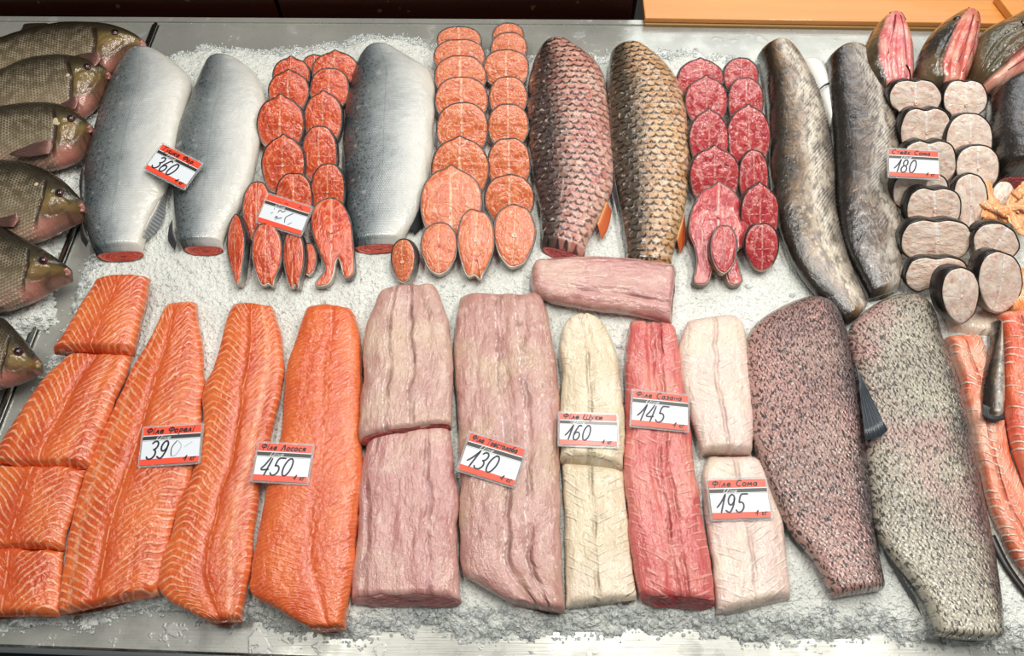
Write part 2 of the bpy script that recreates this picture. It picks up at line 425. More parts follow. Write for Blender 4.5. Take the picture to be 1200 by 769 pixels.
def mottled_skin(name, c1, c2, pink, dk, dark_side, amount=.5, rid=1.):
    def fn(g):
        u, v = g.uv('span'); x, y = g.uv('UVMap')
        n = g.noise(g.vec(x, y), 9., 3.); n4 = g.noise(g.vec(x, y, 4.), 6., 3.)
        ang = y+x*.5
        ver = g.noise(g.vec(x*1.25-y*.35, ang*.5, 0.), 270., 1.2, .5, .7)
        th = .53-(n-.5)*.12*1.-g.ss(u, .65, 1.)*.06
        mk = g.ss(ver, th-.015, th+.045)
        b = g.mix(g.ss(n, .35, .65), rgb(*c1), rgb(*c2)); b = g.mix(g.ss(n4, .48, .66)*.8, b, rgb(*pink))
        b = g.mix(g.ss(u+(n-.5)*.2, .72, .98)*.8, b, rgb(*dark_side))
        b = g.mix(mk*amount*1., b, rgb(*dk))
        e, a, arc, hgt, n3 = scales(g, x, y, .006, .005, .6)
        return dict(color=b, rough=g.ss(n4, .3, .7, .18, .38), coat=.8, coatr=.12, metal=g.ss(u, .6, .9, 0., .25),
                    bump=[(hgt, .0014*rid), (g.noise(g.vec(x, y), 70., 4.), .004)])
    return material(name, fn)
def catfish_skin(name, dark=(52, 42, 32), mid=(136, 108, 76), light=(216, 204, 184), bias=0.):
    def fn(g):
        u, v = g.uv('span'); x, y = g.uv('UVMap')
        n = g.noise(g.vec(x, y), 12., 4., .6); n2 = g.noise(g.vec(x*1.4, y*.7, 3.), 75., 4., .65)
        uu = u+(n-.5)*.7+bias+g.ss(v, .1, .6)*.06
        b = g.ramp(uu, [(0., rgb(36, 32, 28)), (.2, rgb(*dark)), (.42, rgb(*mid)), (.68, rgb(*light)), (.85, rgb(150, 138, 122)), (1., rgb(74, 66, 58))])
        b = g.mix(g.ss(n2, .44, .62)*.7, b, rgb(*dark))
        st = g.cos((y+x*.9+(n-.5)*.01)/.0085*6.2832)*.5+.5
        stm = g.ss(u, .45, .62)*g.ss(v, .95, .7)*g.ss(g.noise(g.vec(x, y, 8.), 20.), .35, .6)
        b = g.mix(g.ss(st, .6, 1.)*stm*.12, b, rgb(240, 236, 226))
        return dict(color=b, rough=g.ss(n2, .3, .7, .14, .34), coat=1., coatr=.06,
                    bump=[(st*stm*.2+n*1.5, .003), (n2, .0017)])
    return material(name, fn)
def bream_skin(name):
    def fn(g):
        u, v = g.uv('span'); x, y = g.uv('UVMap'); q = g.vec(x, y)
        n = g.noise(q, 14., 3.); n2 = g.noise(g.vec(x, y, 4.), 60., 3.)
        e, a, arc, hgt, n3 = scales(g, x, 0-y, .0056, .005, .35)
        uu = u+(n-.5)*.2
        body = g.ramp(uu, [(0., rgb(26, 24, 17)), (.22, rgb(58, 50, 34)), (.5, rgb(104, 90, 66)), (.74, rgb(142, 124, 98)), (.92, rgb(176, 140, 118)), (1., rgb(150, 110, 96))])
        mp = g.ss(v, .20, .24)
        body = g.mix(e*.5*mp*g.ss(n2, .3, .6), body, rgb(40, 34, 24))
        body = g.mix(g.ss(hgt, .25, .6)*mp*g.ss(n2, .35, .65, .1, .6)*g.ss(uu, .1, .4), body, rgb(204, 188, 158))  # pale glints painted into the colour of single scales
        head = g.ramp(uu, [(0., rgb(34, 30, 22)), (.3, rgb(66, 58, 38)), (.45, rgb(120, 102, 58)), (.62, rgb(136, 110, 66)), (.82, rgb(112, 84, 60)), (1., rgb(150, 104, 88))])
        head = g.mix(g.ss(n2, .5, .65)*.5, head, rgb(60, 46, 32))
        gill = g.ss(g.abs(v-.205-g.abs(uu-.45)*.06), .016, .004)*g.ss(g.abs(u-.55), .42, .3)
        b = g.mix(g.ss(v+(uu-.5)*(uu-.5)*.25, .215, .23), head, body)
        b = g.mix(gill*.8, b, rgb(44, 24, 20))
        red = g.ss(g.sqrt((v-.19)*(v-.19)*18.+(uu-.94)*(uu-.94)*4.), .36, .1)
        b = g.mix(red*.75, b, g.mix(g.rnd(), rgb(196, 134, 118), rgb(160, 50, 46)))
        b = g.mix(g.ss(v, .028, .006)*.7*g.ss(n2, .35, .6), b, rgb(166, 118, 104))
        return dict(color=b, rough=g.ss(n2, .3, .7, .18, .36), coat=.5, coatr=.1, metal=.05,
                    bump=[(hgt*mp-gill*1.5, .0014), (n2, .003)])
    return material(name, fn)
def head_skin(name, split=.36, inner=(214, 110, 104), pale=(230, 176, 160), dark=(46, 40, 32)):
    def fn(g):
        u, v = g.uv('span'); x, y = g.uv('UVMap'); n = g.noise(g.vec(x, y), 16., 4.); n2 = g.noise(g.vec(x*1.6, y*.8, 2.), 34., 4.)
        s = g.ss(u+(n-.5)*.14, split-.03, split+.05)
        fl = g.mix(g.ss(n2, .34, .68), rgb(*inner), rgb(*pale)); fl = g.mix(g.ss(n, .52, .68)*.7, fl, rgb(182, 52, 52))
        fl = g.mix(g.ss(v, .1, .02)*.5, fl, rgb(226, 130, 128))
        dkc = g.mix(g.ss(n, .4, .6), rgb(*dark), rgb(98, 82, 58))
        return dict(color=g.mix(s, dkc, fl), rough=.22, coat=.8, coatr=.07, bump=[(n2+n*2, .006)])
    return material(name, fn)
M = {}
M['sal_a'] = salmon_fillet('salmon flesh wide bands', .42, fat=.13)
M['sal_b'] = salmon_fillet('salmon flesh centred bands', .55, 1., sp=.0105, fat=.78)
M['sal_c'] = salmon_fillet('salmon flesh smooth', .58, .45, base=(228, 112, 52), deep=(212, 86, 38), line=(240, 160, 122), sp=.0062, k=.04, seamw=.018)
M['sal_p'] = salmon_fillet('salmon flesh short piece', .5, 1.1, sp=.0118, k=.07)
M['carpmeat'] = meat('silver carp flesh', (204, 166, 152), (182, 134, 122), (206, 174, 150), (240, 222, 212), .7, seam=(.3, .56), crease=(140, 96, 90))
M['carpmeat2'] = meat('silver carp flesh ridged', (202, 158, 146), (180, 126, 116), (194, 160, 134), (240, 222, 214), .8, seam=(.46, .68), crease=(126, 80, 76))
M['carpmeat3'] = meat('silver carp loin flesh', (202, 150, 142), (186, 126, 120), (208, 168, 152), (236, 214, 206), .4, seam=(.12, .72), crease=(140, 84, 86))
M['pike'] = meat('pike flesh', (226, 210, 178), (216, 196, 164), (232, 214, 190), (246, 238, 218), .5, .5, seam=(.45,), crease=(190, 168, 134), blotch=(238, 228, 204))
M['sazan'] = meat('carp flesh', (216, 118, 110), (200, 84, 82), (224, 140, 124), (244, 196, 182), .6, .45, seam=(.5, .62), crease=(168, 44, 50), blotch=(232, 160, 146))
M['som'] = meat('catfish flesh', (228, 204, 190), (220, 188, 176), (226, 208, 186), (246, 234, 222), .4, .45, seam=(.5,), crease=(206, 168, 156), blotch=(240, 224, 208), fib=.8)
M['trim'] = meat('salmon frame flesh', (236, 150, 116), (226, 104, 66), (238, 178, 150), (250, 222, 204), .6, 1.1, seam=(.35,), crease=(190, 58, 50), blotch=(244, 196, 170))
M['trim2'] = meat('red salmon frame flesh', (232, 122, 84), (218, 82, 58), (242, 166, 134), (248, 206, 186), .6, 1.2, seam=(.25, .6), crease=(150, 36, 44), blotch=(240, 150, 120))
M['edge'] = plain('fish edge', rgb(214, 90, 46), .3, coat=.4)
M['skinS'] = salmon_skin('silver salmon skin')
M['cutred'] = cutmeat('red cut end', (196, 62, 40), (170, 46, 34), (232, 140, 116))
M['cutpink'] = cutmeat('pink cut end', (184, 100, 96), (160, 70, 72), (214, 160, 150), dark=(110, 40, 44))
M['cutdark'] = cutmeat('dark red cut end', (168, 40, 44), (130, 24, 32), (206, 110, 100))
M['cutpale'] = cutmeat('pale cut end', (222, 196, 160), (206, 170, 140), (238, 220, 196), dark=(190, 150, 120))
M['skinC1'] = carp_skin('pink scaled carp skin', (210, 160, 140), (192, 122, 108), (226, 190, 170), (36, 30, 28), (52, 46, 44))
M['skinC2'] = carp_skin('golden scaled carp skin', (210, 166, 118), (186, 138, 94), (230, 204, 174), (34, 30, 26), (60, 54, 46))
M['skinY1'] = mottled_skin('brown mottled skin', (182, 150, 138), (160, 124, 116), (198, 150, 140), (44, 38, 38), (84, 82, 88), .88)
M['skinY2'] = mottled_skin('grey mottled skin', (192, 184, 164), (174, 164, 148), (198, 148, 142), (48, 44, 42), (86, 84, 90), .82)
M['skinD1'] = catfish_skin('catfish skin')
M['skinD2'] = catfish_skin('dark catfish skin', (42, 35, 30), (108, 88, 70), (198, 188, 174), -.05)
M['bream'] = bream_skin('bream skin')
M['head1'] = head_skin('catfish head skin', .2, (218, 112, 114), (232, 168, 156))
M['head2'] = head_skin('catfish head skin dark back', .38, (208, 100, 88), (228, 160, 138))
M['head3'] = head_skin('olive catfish head skin', .74, (222, 150, 128), (234, 190, 168), (84, 76, 54))
M['stA'] = steakmat('red salmon steak flesh', (222, 90, 40), (190, 58, 26), (244, 168, 136), (236, 150, 116), .62, 26., wav=.7)
M['stB'] = steakmat('pale salmon steak flesh', (224, 120, 66), (208, 94, 50), (244, 188, 156), (228, 146, 112), .8, 36., wav=.6)
M['stC'] = steakmat('carp steak flesh', (196, 72, 72), (168, 44, 52), (234, 166, 156), (214, 130, 120), .8, 15., blood=(128, 16, 26), wav=.9)
M['stE'] = steakmat('catfish steak flesh', (240, 224, 208), (226, 198, 178), (250, 242, 234), (232, 214, 196), .4, 11., blood=(214, 146, 140), wav=1.)
def rimskin(name, a, b, c, mt=.1):
    def fn(g):
        x, y = g.uv('UVMap'); n = g.noise(g.vec(x, y), 60., 3.); u, v = g.uv('span')
        b_ = g.ramp(u+(n-.5)*.2, [(0., rgb(*a)), (.24, rgb(*a)), (.36, rgb(*b)), (.5, rgb(*c))])
        return dict(color=b_, rough=.3, coat=.4, coatr=.1, metal=mt, bump=[(g.noise(g.vec(x, y), 260., 2.), .001)])
    return material(name, fn)
M['rimA'] = rimskin('salmon steak skin', (46, 48, 50), (120, 120, 116), (214, 206, 192), .15)
M['rimC'] = rimskin('carp steak skin', (30, 28, 26), (96, 84, 72), (188, 160, 140))
M['rimE'] = rimskin('catfish steak skin', (30, 27, 25), (52, 46, 40), (170, 156, 134))
M['bone'] = plain('bone', rgb(236, 206, 184), .4, coat=.3)
M['bone_red'] = plain('bloody bone', rgb(214, 110, 100), .3, coat=.3)
def finmat(name, root, tip):
    def fn(g):
        u, v = g.uv('span'); s = g.cos(u*14*6.2832)*.5+.5; n = g.noise(g.vec(u, v), 6., 2.)
        b = g.mix(g.ss(v+(n-.5)*.3, .0, .42), rgb(*root), rgb(*tip)); b = g.mix(s*.55, b, rgb(*root))
        return dict(color=b, rough=.3, coat=.5, coatr=.1)
    return material(name, fn)
M['fin_dark'] = finmat('dark fin', (70, 70, 70), (32, 36, 40)); M['fin_grey'] = finmat('grey fin', (206, 202, 196), (110, 118, 124))
M['fin_orange'] = finmat('orange fin', (222, 150, 84), (196, 66, 36)); M['fin_bream'] = finmat('bream fin', (140, 92, 80), (38, 32, 28))
M['fin_blue'] = finmat('blue black fin', (92, 98, 104), (34, 42, 50)); M['fin_brown'] = finmat('brown fin', (60, 50, 38), (30, 26, 22))
M['fin_yellow'] = finmat('yellow fin edge', (196, 174, 116), (176, 150, 92))
M['eye'] = plain('eye dark', rgb(18, 10, 12), .08, coat=1.); M['iris'] = plain('iris red', rgb(84, 28, 28), .2, coat=1.)
M['lip'] = plain('lip', rgb(204, 142, 130), .3, coat=.4); M['lip_gold'] = plain('olive lip', rgb(176, 150, 110), .3, coat=.4)
M['barbel'] = plain('barbel', rgb(40, 34, 32), .3); M['mouth'] = plain('mouth line', rgb(128, 38, 42), .25, coat=.5)
M['opercle'] = plain('pale gill plate', rgb(206, 190, 156), .25, coat=.5)
M['belly'] = plain('white belly skin', rgb(232, 230, 222), .25, coat=.6, coatr=.08)
def roe(g):
    x, y = g.uv('UVMap'); n = g.noise(g.vec(x*4, y*.7), 60., 3.)
    return dict(color=g.mix(g.ss(n, .35, .65), rgb(232, 140, 70), rgb(248, 200, 150)), rough=.25, coat=.6, coatr=.08, sss=.15, bump=[(n, .004)])
M['roe'] = material('orange roe membrane', roe)
# ------------------------------------------------------------------ setting materials
def steel(g):
    x, y, z = g.pos(); n = g.noise(g.vec(x, y, z), 3.5, 4.); s = g.noise(g.vec(x*2., y*90., z), 6., 2.); n2 = g.noise(g.vec(x, y, z), 28., 4.)
    b = g.mix(g.ss(n, .35, .65), rgb(188, 188, 179), rgb(166, 167, 160))
    b = g.mix(g.ss(n2, .58, .72)*.35, b, rgb(214, 214, 210))
    return dict(color=b, metal=.45, rough=g.ss(n2, .3, .7, .22, .4), bump=[(s, .0002), (g.ss(n2, .62, .66), .0004)])
M['steel'] = material('brushed wet steel', steel)
M['rail'] = plain('polished steel rail', rgb(206, 208, 206), .14, metal=1.)
M['gap'] = plain('painted gap shade', rgb(14, 14, 14), .5)  # near-black colour standing in for the shade in the gap by the rail
M['front'] = plain('dark teal glass front', rgb(10, 20, 22), .45)
def brown(g):
    x, y, z = g.pos(); n = g.noise(g.vec(x*1., y, z*14.), 5., 4.); d = g.ss(g.noise(g.vec(x, y, z), 40., 1.), .73, .76)
    b = g.mix(n, rgb(38, 14, 8), rgb(62, 24, 14)); return dict(color=g.mix(d*.5, b, rgb(120, 96, 60)), rough=.32, bump=[(n, .0004)])
M['brown'] = material('dark brown veneer', brown)
def orange(g):
    x, y, z = g.pos(); n = g.noise(g.vec(x*1.2, y*16., z), 3., 4.); l = g.ss(g.noise(g.vec(x*.7, y*50., z), 3., 2.), .55, .7)
    b = g.mix(n, rgb(226, 158, 84), rgb(208, 134, 64)); return dict(color=g.mix(l*.25, b, rgb(180, 104, 46)), rough=.35, coat=.2)
M['orange'] = material('orange varnished wood', orange)
M['woodedge'] = plain('gold wood edging', rgb(150, 112, 58), .4); M['woodred'] = plain('worn red brown edging', rgb(132, 66, 34), .5)
M['floor'] = plain('dark floor', rgb(40, 38, 36), .5)
def ice(g):
    x, y, z = g.pos(); q = g.vec(x, y, z)
    v1 = g.voro(q, 130.); v2 = g.voro(q, 320.); n = g.noise(q, 7., 3.); n2 = g.noise(q, 60., 3.)
    b = g.mix(g.ss(n, .3, .7), rgb(218, 221, 213), rgb(236, 238, 231)); b = g.mix(g.ss(n2, .6, .78)*.25, b, rgb(196, 202, 196))
    return dict(color=b, rough=g.ss(n2, .3, .7, .12, .3), spec=.45, sss=.2, sssr=(.012, .012, .012), ssss=.5, trans=.0, ior=1.31,
                bump=[(v1, .0035), (v2+n2, .0018)])
M['ice'] = material('packed crushed ice', ice)
def clear_ice(g):
    x, y, z = g.pos(); n = g.noise(g.vec(x, y, z), 190., 2.)
    return dict(color=rgb(246, 250, 248), rough=g.ss(n, .4, .65, .04, .3), trans=.6, ior=1.31, bump=[(n, .0008)])
M['chip'] = material('clear ice chips', clear_ice)
# ------------------------------------------------------------------ world and light
w = bpy.data.worlds.new('daylight hall'); SC.world = w; w.use_nodes = True
bg = w.node_tree.nodes['Background']; bg.inputs[0].default_value = (.93, .97, 1, 1); bg.inputs[1].default_value = .15
def area(name, x, y, z, sx, sy, e, c=(1, .97, .92), rot=(0, 0, 0)):
    l = bpy.data.lights.new(name, 'AREA'); l.shape = 'RECTANGLE'; l.size = sx; l.size_y = sy; l.energy = e; l.color = c
    o = bpy.data.objects.new(name, l); COL.objects.link(o); o.location = (x, y, z); o.rotation_euler = rot
area('ceiling_tube_light', -.75, .35, 2.3, .2, 1.6, 20)
area('ceiling_tube_light', .35, .45, 2.3, .2, 1.6, 30.5)
area('ceiling_tube_light', 1.25, .35, 2.2, .2, 1.6, 31)
area('shop_window_light', 1.2, 2.6, 2.2, 2.4, 1.2, 28, (.95, .98, 1), (math.radians(-52), 0, math.radians(-18)))
SC.view_settings.view_transform = 'Standard'; SC.view_settings.look = 'None'; SC.view_settings.gamma = 1
SC.view_settings.use_curve_mapping = False; SC.view_settings.exposure = -0.03
# ------------------------------------------------------------------ counter
ZS = -.026
bk = [P(-260, 24, ZS), P(1460, 34, ZS)]; fr = [P(-160, 749, ZS), P(1420, 808, ZS)]
ctr = empty('display_counter', (0, .1, -.9), 'long stainless steel fish counter with a raised rim along its near edge', 'counter')
def strip(name, prof, a0, a1, m, parent):
    """profile points (offset outward, height) swept between two ends"""
    a0 = np.array(a0); a1 = np.array(a1); d = (a1-a0)/np.linalg.norm(a1-a0); nrm = np.array([d[1], -d[0], 0]); V = []
    for a in (a0, a1):
        for o_, z_ in prof: V.append([a[0]+nrm[0]*o_, a[1]+nrm[1]*o_, z_])
    n = len(prof); F_ = [(i, (i+1) % n, n+(i+1) % n, n+i) for i in range(n)]; F_ += [tuple(reversed(range(n))), tuple(range(n, 2*n))]
    return mesh(name, V, F_, m, parent, smooth=False)
topv = [bk[0], bk[1], fr[1], fr[0]]; topv = [np.array([v[0], v[1], z]) for z in (ZS, ZS-.012) for v in topv]
mesh('worktop', topv, [(3, 2, 1, 0), (4, 5, 6, 7), (0, 1, 5, 4), (1, 2, 6, 5), (2, 3, 7, 6), (3, 0, 4, 7)], M['steel'], ctr, smooth=False)
strip('front_rim', [(0, ZS-.02), (0, ZS+.001), (.004, ZS+.004), (.008, ZS+.0045), (.011, ZS+.002), (.012, ZS-.003), (.010, ZS-.012), (.004, ZS-.02)], fr[0], fr[1], M['rail'], ctr)
strip('front_panel', [(.001, ZS-.021), (.001, -.9), (.05, -.9), (.05, ZS-.03), (.012, ZS-.021)], fr[0], fr[1], M['front'], ctr)
strip('back_rim', [(0, ZS+.001), (0, ZS+.003), (-.012, ZS+.0035), (-.014, ZS-.03), (-.008, ZS-.03)], bk[0], bk[1], M['steel'], ctr)
# divider rail between the left pan and the main bed
d0, d1 = P(184, 30, ZS), P(-30, 570, ZS)
strip('divider_rail', [(-.004, ZS+.0005), (-.004, ZS+.006), (-.002, ZS+.009), (.002, ZS+.009), (.004, ZS+.006), (.004, ZS+.0005)], d0, d1, M['rail'], ctr)
strip('gap_shade', [(.0045, ZS+.0005), (.0045, ZS+.0035), (.0085, ZS+.0035), (.0085, ZS+.0005)], d0, d1, M['gap'], ctr)  # black strips on both sides of the rail paint its dark gap
strip('gap_shade', [(-.0055, ZS+.0005), (-.0055, ZS+.002), (-.0045, ZS+.002), (-.0045, ZS+.0005)], d0, d1, M['gap'], ctr)
fl = boxmesh('floor', -3, 3, -2.5, 4, -.96, -.9, M['floor']); fl['kind'] = 'structure'
# cabinets behind
YB = bk[0][1]+.02
def px_x(x, y, z=0.): return P(x, y, z)[0]
xs_ = px_x(316, 14, .02); xe = px_x(748, 14, .02)
cb = empty('wooden_cabinet', ((xs_-2)/2, YB+.2, -.9), 'dark brown cabinet behind the steel counter, left of the panel seam', 'cabinet')
boxmesh('cabinet_body', -2.0, xs_-.004, YB+.03, YB+.45, -.9, .30, M['brown'], cb); boxmesh('door', -1.95, xs_-.006, YB+.012, YB+.029, -.85, .28, M['brown'], cb)
cb = empty('wooden_cabinet', ((xs_+xe)/2, YB+.2, -.9), 'dark brown cabinet behind the counter, beside the orange wooden table', 'cabinet')
boxmesh('cabinet_body', xs_, xe, YB+.03, YB+.45, -.9, .30, M['brown'], cb); boxmesh('door', xs_+.002, xe-.004, YB+.012, YB+.029, -.85, .28, M['brown'], cb)
zt = -.006
tb = empty('wooden_table', (1.0, YB+.4, -.9), 'orange varnished wooden table behind the counter on the right', 'table')
xt = px_x(752, 20, zt); a = P(755, 21, zt); b = P(1172, 27, zt)
v8 = [P(756, 21, zt), P(1400, 31, zt), P(1400, 31, zt)+[0, .6, 0], P(756, 21, zt)+[-.01, .6, 0]]
def slab(name, v4, t, m, parent, bev=.002):
    V = [np.array(q) for q in v4]+[np.array(q)-[0, 0, t] for q in v4]
    o = mesh(name, V, [(0, 1, 2, 3), (7, 6, 5, 4), (0, 4, 5, 1), (1, 5, 6, 2), (2, 6, 7, 3), (3, 7, 4, 0)], m, parent, smooth=False)
    if bev: bm_ = o.modifiers.new('bevel', 'BEVEL'); bm_.width = bev; bm_.segments = 2
    return o
slab('tabletop', v8, .012, M['orange'], tb)
e8 = [v8[0]+[.0, -.004, -.0125], v8[1]+[0, -.004, -.0125], v8[1]+[0, .03, -.0125], v8[0]+[0.0, .03, -.0125]]
slab('edging', e8, .02, M['woodedge'], tb)
for lx in (a[0]+.05, 1.35):
    for ly in (v8[0][1]+.04, v8[0][1]+.5): boxmesh('leg', lx-.025, lx+.025, ly-.0, ly+.05, -.9, zt-.033, M['woodred'], tb)
bx = [P(1168, -6, .012), P(1188, 20, .012), P(1400, 24, .012), P(1400, -30, .012)]
bd = slab('wooden_board', bx, .017, M['orange'], None); tag(bd, 'small orange wooden board lying on the table in the top right corner', 'board')
# ------------------------------------------------------------------ ice
def sdist(px_, py_, poly):
    poly = np.array(poly)[:, :2]; d = np.full(px_.shape, 1e9); ins = np.zeros(px_.shape, bool); n = len(poly)
    for i in range(n):
        a, b = poly[i], poly[(i+1) % n]; e = b-a
        t = np.clip(((px_-a[0])*e[0]+(py_-a[1])*e[1])/(e@e), 0, 1)
        d = np.minimum(d, np.hypot(px_-a[0]-t*e[0], py_-a[1]-t*e[1]))
        c = ((a[1] > py_) != (b[1] > py_)) & (px_ < (b[0]-a[0])*(py_-a[1])/(b[1]-a[1]+1e-12)+a[0]); ins ^= c
    return np.where(ins, d, -d)
def icebed(name, outline, label, top, ramp_, chips, dens, seed, coarse=.0045, amp=.0028):
    poly = crom([P(x, y, ZS) for x, y in outline], 140, closed=True)
    x0, y0 = poly[:, 0].min()-.03, poly[:, 1].min()-.03; x1, y1 = poly[:, 0].max()+.03, poly[:, 1].max()+.03
    nx, ny = int((x1-x0)/coarse), int((y1-y0)/coarse)
    X, Y = np.meshgrid(np.linspace(x0, x1, nx), np.linspace(y0, y1, ny))
    d = sdist(X, Y, poly)+fbm(X*40, Y*40, 3, seed)*.016
    t = np.clip(d/ramp_, 0, 1); base = ZS+(top-ZS)*(1-(1-t)**2.2)
    rough = fbm(X*70, Y*70, 3, seed+1)*amp*1.0+fbm(X*9, Y*9, 2, seed+2)*.0015
    Z = base+rough*np.clip(t*6, 0, 1)
    Z = np.minimum(Z, top+.0015)
    Z = np.where(d > 0, np.maximum(Z, ZS+.0008), ZS+.0003)
    ok = d > -.006
    idx = -np.ones(X.shape, int); idx[ok] = np.arange(ok.sum()); V = np.stack([X[ok], Y[ok], Z[ok]], 1)
    q = ok[:-1, :-1] & ok[1:, :-1] & ok[:-1, 1:] & ok[1:, 1:]; ii, jj = np.nonzero(q)
    F_ = np.stack([idx[ii, jj], idx[ii, jj+1], idx[ii+1, jj+1], idx[ii+1, jj]], 1).tolist(); mi = [0]*len(F_); V = V.tolist()
    base_ico = [(0, 0, 1), (.9, 0, .3), (.28, .85, .4), (-.72, .53, .3), (-.72, -.53, .4), (.28, -.85, .3), (.72, .53, -.4), (-.28, .85, -.3), (-.9, 0, -.4), (-.28, -.85, -.4), (.72, -.53, -.3), (0, 0, -1)]
    tri = [(0, 1, 2), (0, 2, 3), (0, 3, 4), (0, 4, 5), (0, 5, 1), (1, 6, 2), (2, 7, 3), (3, 8, 4), (4, 9, 5), (5, 10, 1), (2, 6, 7), (3, 7, 8), (4, 8, 9), (5, 9, 10), (1, 10, 6), (11, 7, 6), (11, 8, 7), (11, 9, 8), (11, 10, 9), (11, 6, 10)]
    B = np.array(base_ico); r = random.Random(seed); cnt = 0; tries = 0
    while cnt < chips and tries < chips*60:
        tries += 1
        i = r.randrange(ny); j = r.randrange(nx); dd = d[i, j]
        if dd < -.012 or r.random() > dens(dd, X[i, j], Y[i, j]): continue
        s = r.uniform(.0016, .0055)*(1 if dd > 0 else .6); sc = np.array([r.uniform(.7, 1.4), r.uniform(.6, 1.2), r.uniform(.45, .8)])
        a = r.uniform(0, 6.3); ca, sa = math.cos(a), math.sin(a); q_ = B*sc*s*np.array([[r.uniform(.75, 1.2)] for _ in range(12)])
        tx = r.uniform(-.5, .5); q_ = np.stack([q_[:, 0]*ca-q_[:, 1]*sa, q_[:, 0]*sa+q_[:, 1]*ca, q_[:, 2]+q_[:, 0]*tx], 1)
        z = max(Z[i, j], ZS)+s*.35
        k = len(V); V += (q_+[X[i, j], Y[i, j], z]).tolist(); F_ += [(a_+k, b_+k, c_+k) for a_, b_, c_ in tri]; mi += [1]*20; cnt += 1
    V = np.array(V); V[:, 2] = np.maximum(V[:, 2], ZS+.0002)
    o = mesh(name, V, F_, [M['ice'], M['chip']], uv=V[:, :2], uvn=V[:, :2], midx=mi, smooth=False)
    sm = [m_ == 0 for m_ in mi]; o.data.polygons.foreach_set('use_smooth', sm)
    return tag(o, label, 'ice', kind='stuff')
main = [(212, 66), (250, 58), (330, 62), (400, 52), (440, 44), (490, 46), (530, 60), (610, 68), (700, 70), (780, 64), (880, 72), (1000, 80), (1100, 110), (1230, 120), (1400, 150),
        (1420, 500), (1400, 765), (1180, 762), (1080, 748), (980, 745), (900, 748), (800, 738), (700, 740), (640, 746), (560, 742), (480, 738), (420, 748), (360, 742), (300, 728), (180, 716), (90, 730), (-20, 735), (-120, 730),
        (-60, 620), (0, 540), (45, 470), (75, 400), (100, 330), (112, 290), (100, 240), (120, 160), (170, 90)]
icebed('crushed_ice', main, 'white crushed ice bed under the fish on the main counter', -.001, .045, 6500,
       lambda d, x, y: (1. if d < .03 else .012), 3)
left = [(60, 80), (120, 100), (140, 128), (130, 170), (100, 200), (98, 240), (70, 290), (62, 330), (60, 380), (30, 400), (-20, 420), (-120, 420), (-120, 100)]
icebed('crushed_ice', left, 'coarse loose ice under the whole bream, left of the steel divider', -.006, .03, 1500, lambda d, x, y: .8, 9, amp=.005)
# ------------------------------------------------------------------ helpers for things on the ice
def thing_at(name, pts, label, cat, group=None, z=0.):
    c = np.mean([P(q[0], q[1], z) for q in pts], axis=0); c[2] = z
    return empty(name, c, label, cat, group)
def relief_lumps(amp=.0015, f=22, s=0, edge=0., stretch=.5):
    return lambda u, v, U, V: amp*fbm(U*f+s, V*f*stretch+s, 4, s) 
GR = {}
# ------------------------------------------------------------------ whole headless fish, upper row
def fish_body(key, L, R, h, mat, cut, label, cat='fish', cat_name='headless_salmon', p=2.0, zs=.42, e0=.022, e1=.006, bow0=.0, bow1=.004, seed=0, amp=.0016, hv=None, bL=0, bR=0, group=None, emin=.3, cutend=1, bodyname='body', **kw):
    if cut and cutend:
        kw.setdefault('slant', .013); L = L[:-1]+[(L[-1][0], L[-1][1]-5)]; R = R[:-1]+[(R[-1][0], R[-1][1]-5)]
    t = thing_at(cat_name, L+R, label, cat, group)
    o, G = loft(bodyname, L, R, h, M[mat], t, zs=zs, p=p, e0=e0, e1=e1, bow0=bow0, bow1=bow1, seed=seed, relief=relief_lumps(amp, 16, seed), hv=hv, bL=bL, bR=bR, emin=emin, **kw)
    if cut: 
        c = cutface('cut_face', G, cutend, M[cut], t); c['label'] = 'raw red cut where the tail was removed' if cutend else 'raw cut'
    GR[key] = (t, G); return t, G
taper = lambda a, b: (lambda v: a+(b-a)*v**1.6)
S1L = [(158, 63), (140, 80), (128, 100), (115, 135), (105, 170), (98, 200), (96, 240), (100, 270), (107, 294)]
S1R = [(187, 65), (212, 80), (224, 97), (216, 130), (206, 170), (198, 200), (191, 225), (176, 250), (167, 275), (163, 291)]
t, G = fish_body('S1', S1L, S1R, .062, 'skinS', 'cutred', 'headless silver salmon nearest the bream, a cloudy fin low on its right side', seed=1, hv=taper(1, .55), emin=.35)
fin('fin', [(192, 226), (182, 244), (172, 262), (168, 276)], [(195, 232), (193, 252), (184, 270), (171, 283)], M['fin_grey'], t, px=(.028, .006))
fin('dorsal_fin', [(99, 200), (97, 215), (96, 232)], [(96, 196), (93, 215), (95, 238)], M['fin_dark'], t, px=(.028, .024))
fin('adipose_fin', [(97, 262), (99, 272), (104, 282)], [(95, 266), (95, 280), (101, 290)], M['fin_dark'], t, px=(.02, .012))
S2L = [(247, 70), (235, 90), (222, 120), (209, 150), (203, 190), (202, 230), (205, 270), (210, 286)]
S2R = [(278, 74), (300, 88), (311, 112), (307, 147), (299, 190), (292, 215), (280, 240), (266, 262), (257, 286)]
t, G = fish_body('S2', S2L, S2R, .06, 'skinS', 'cutred', 'headless silver salmon between the leftmost one and the red salmon steaks', seed=2, hv=taper(1, .55), emin=.35)
fin('adipose_fin', [(202, 258), (203, 272), (207, 284)], [(198, 266), (197, 282), (205, 294)], M['fin_dark'], t, px=(.02, .01))
S3L = [(434, 60), (419, 75), (407, 112), (403, 150), (402, 190), (404, 235), (408, 262), (414, 284)]
S3R = [(459, 62), (490, 76), (506, 88), (510, 112), (508, 150), (505, 190), (497, 225), (484, 255), (468, 282)]
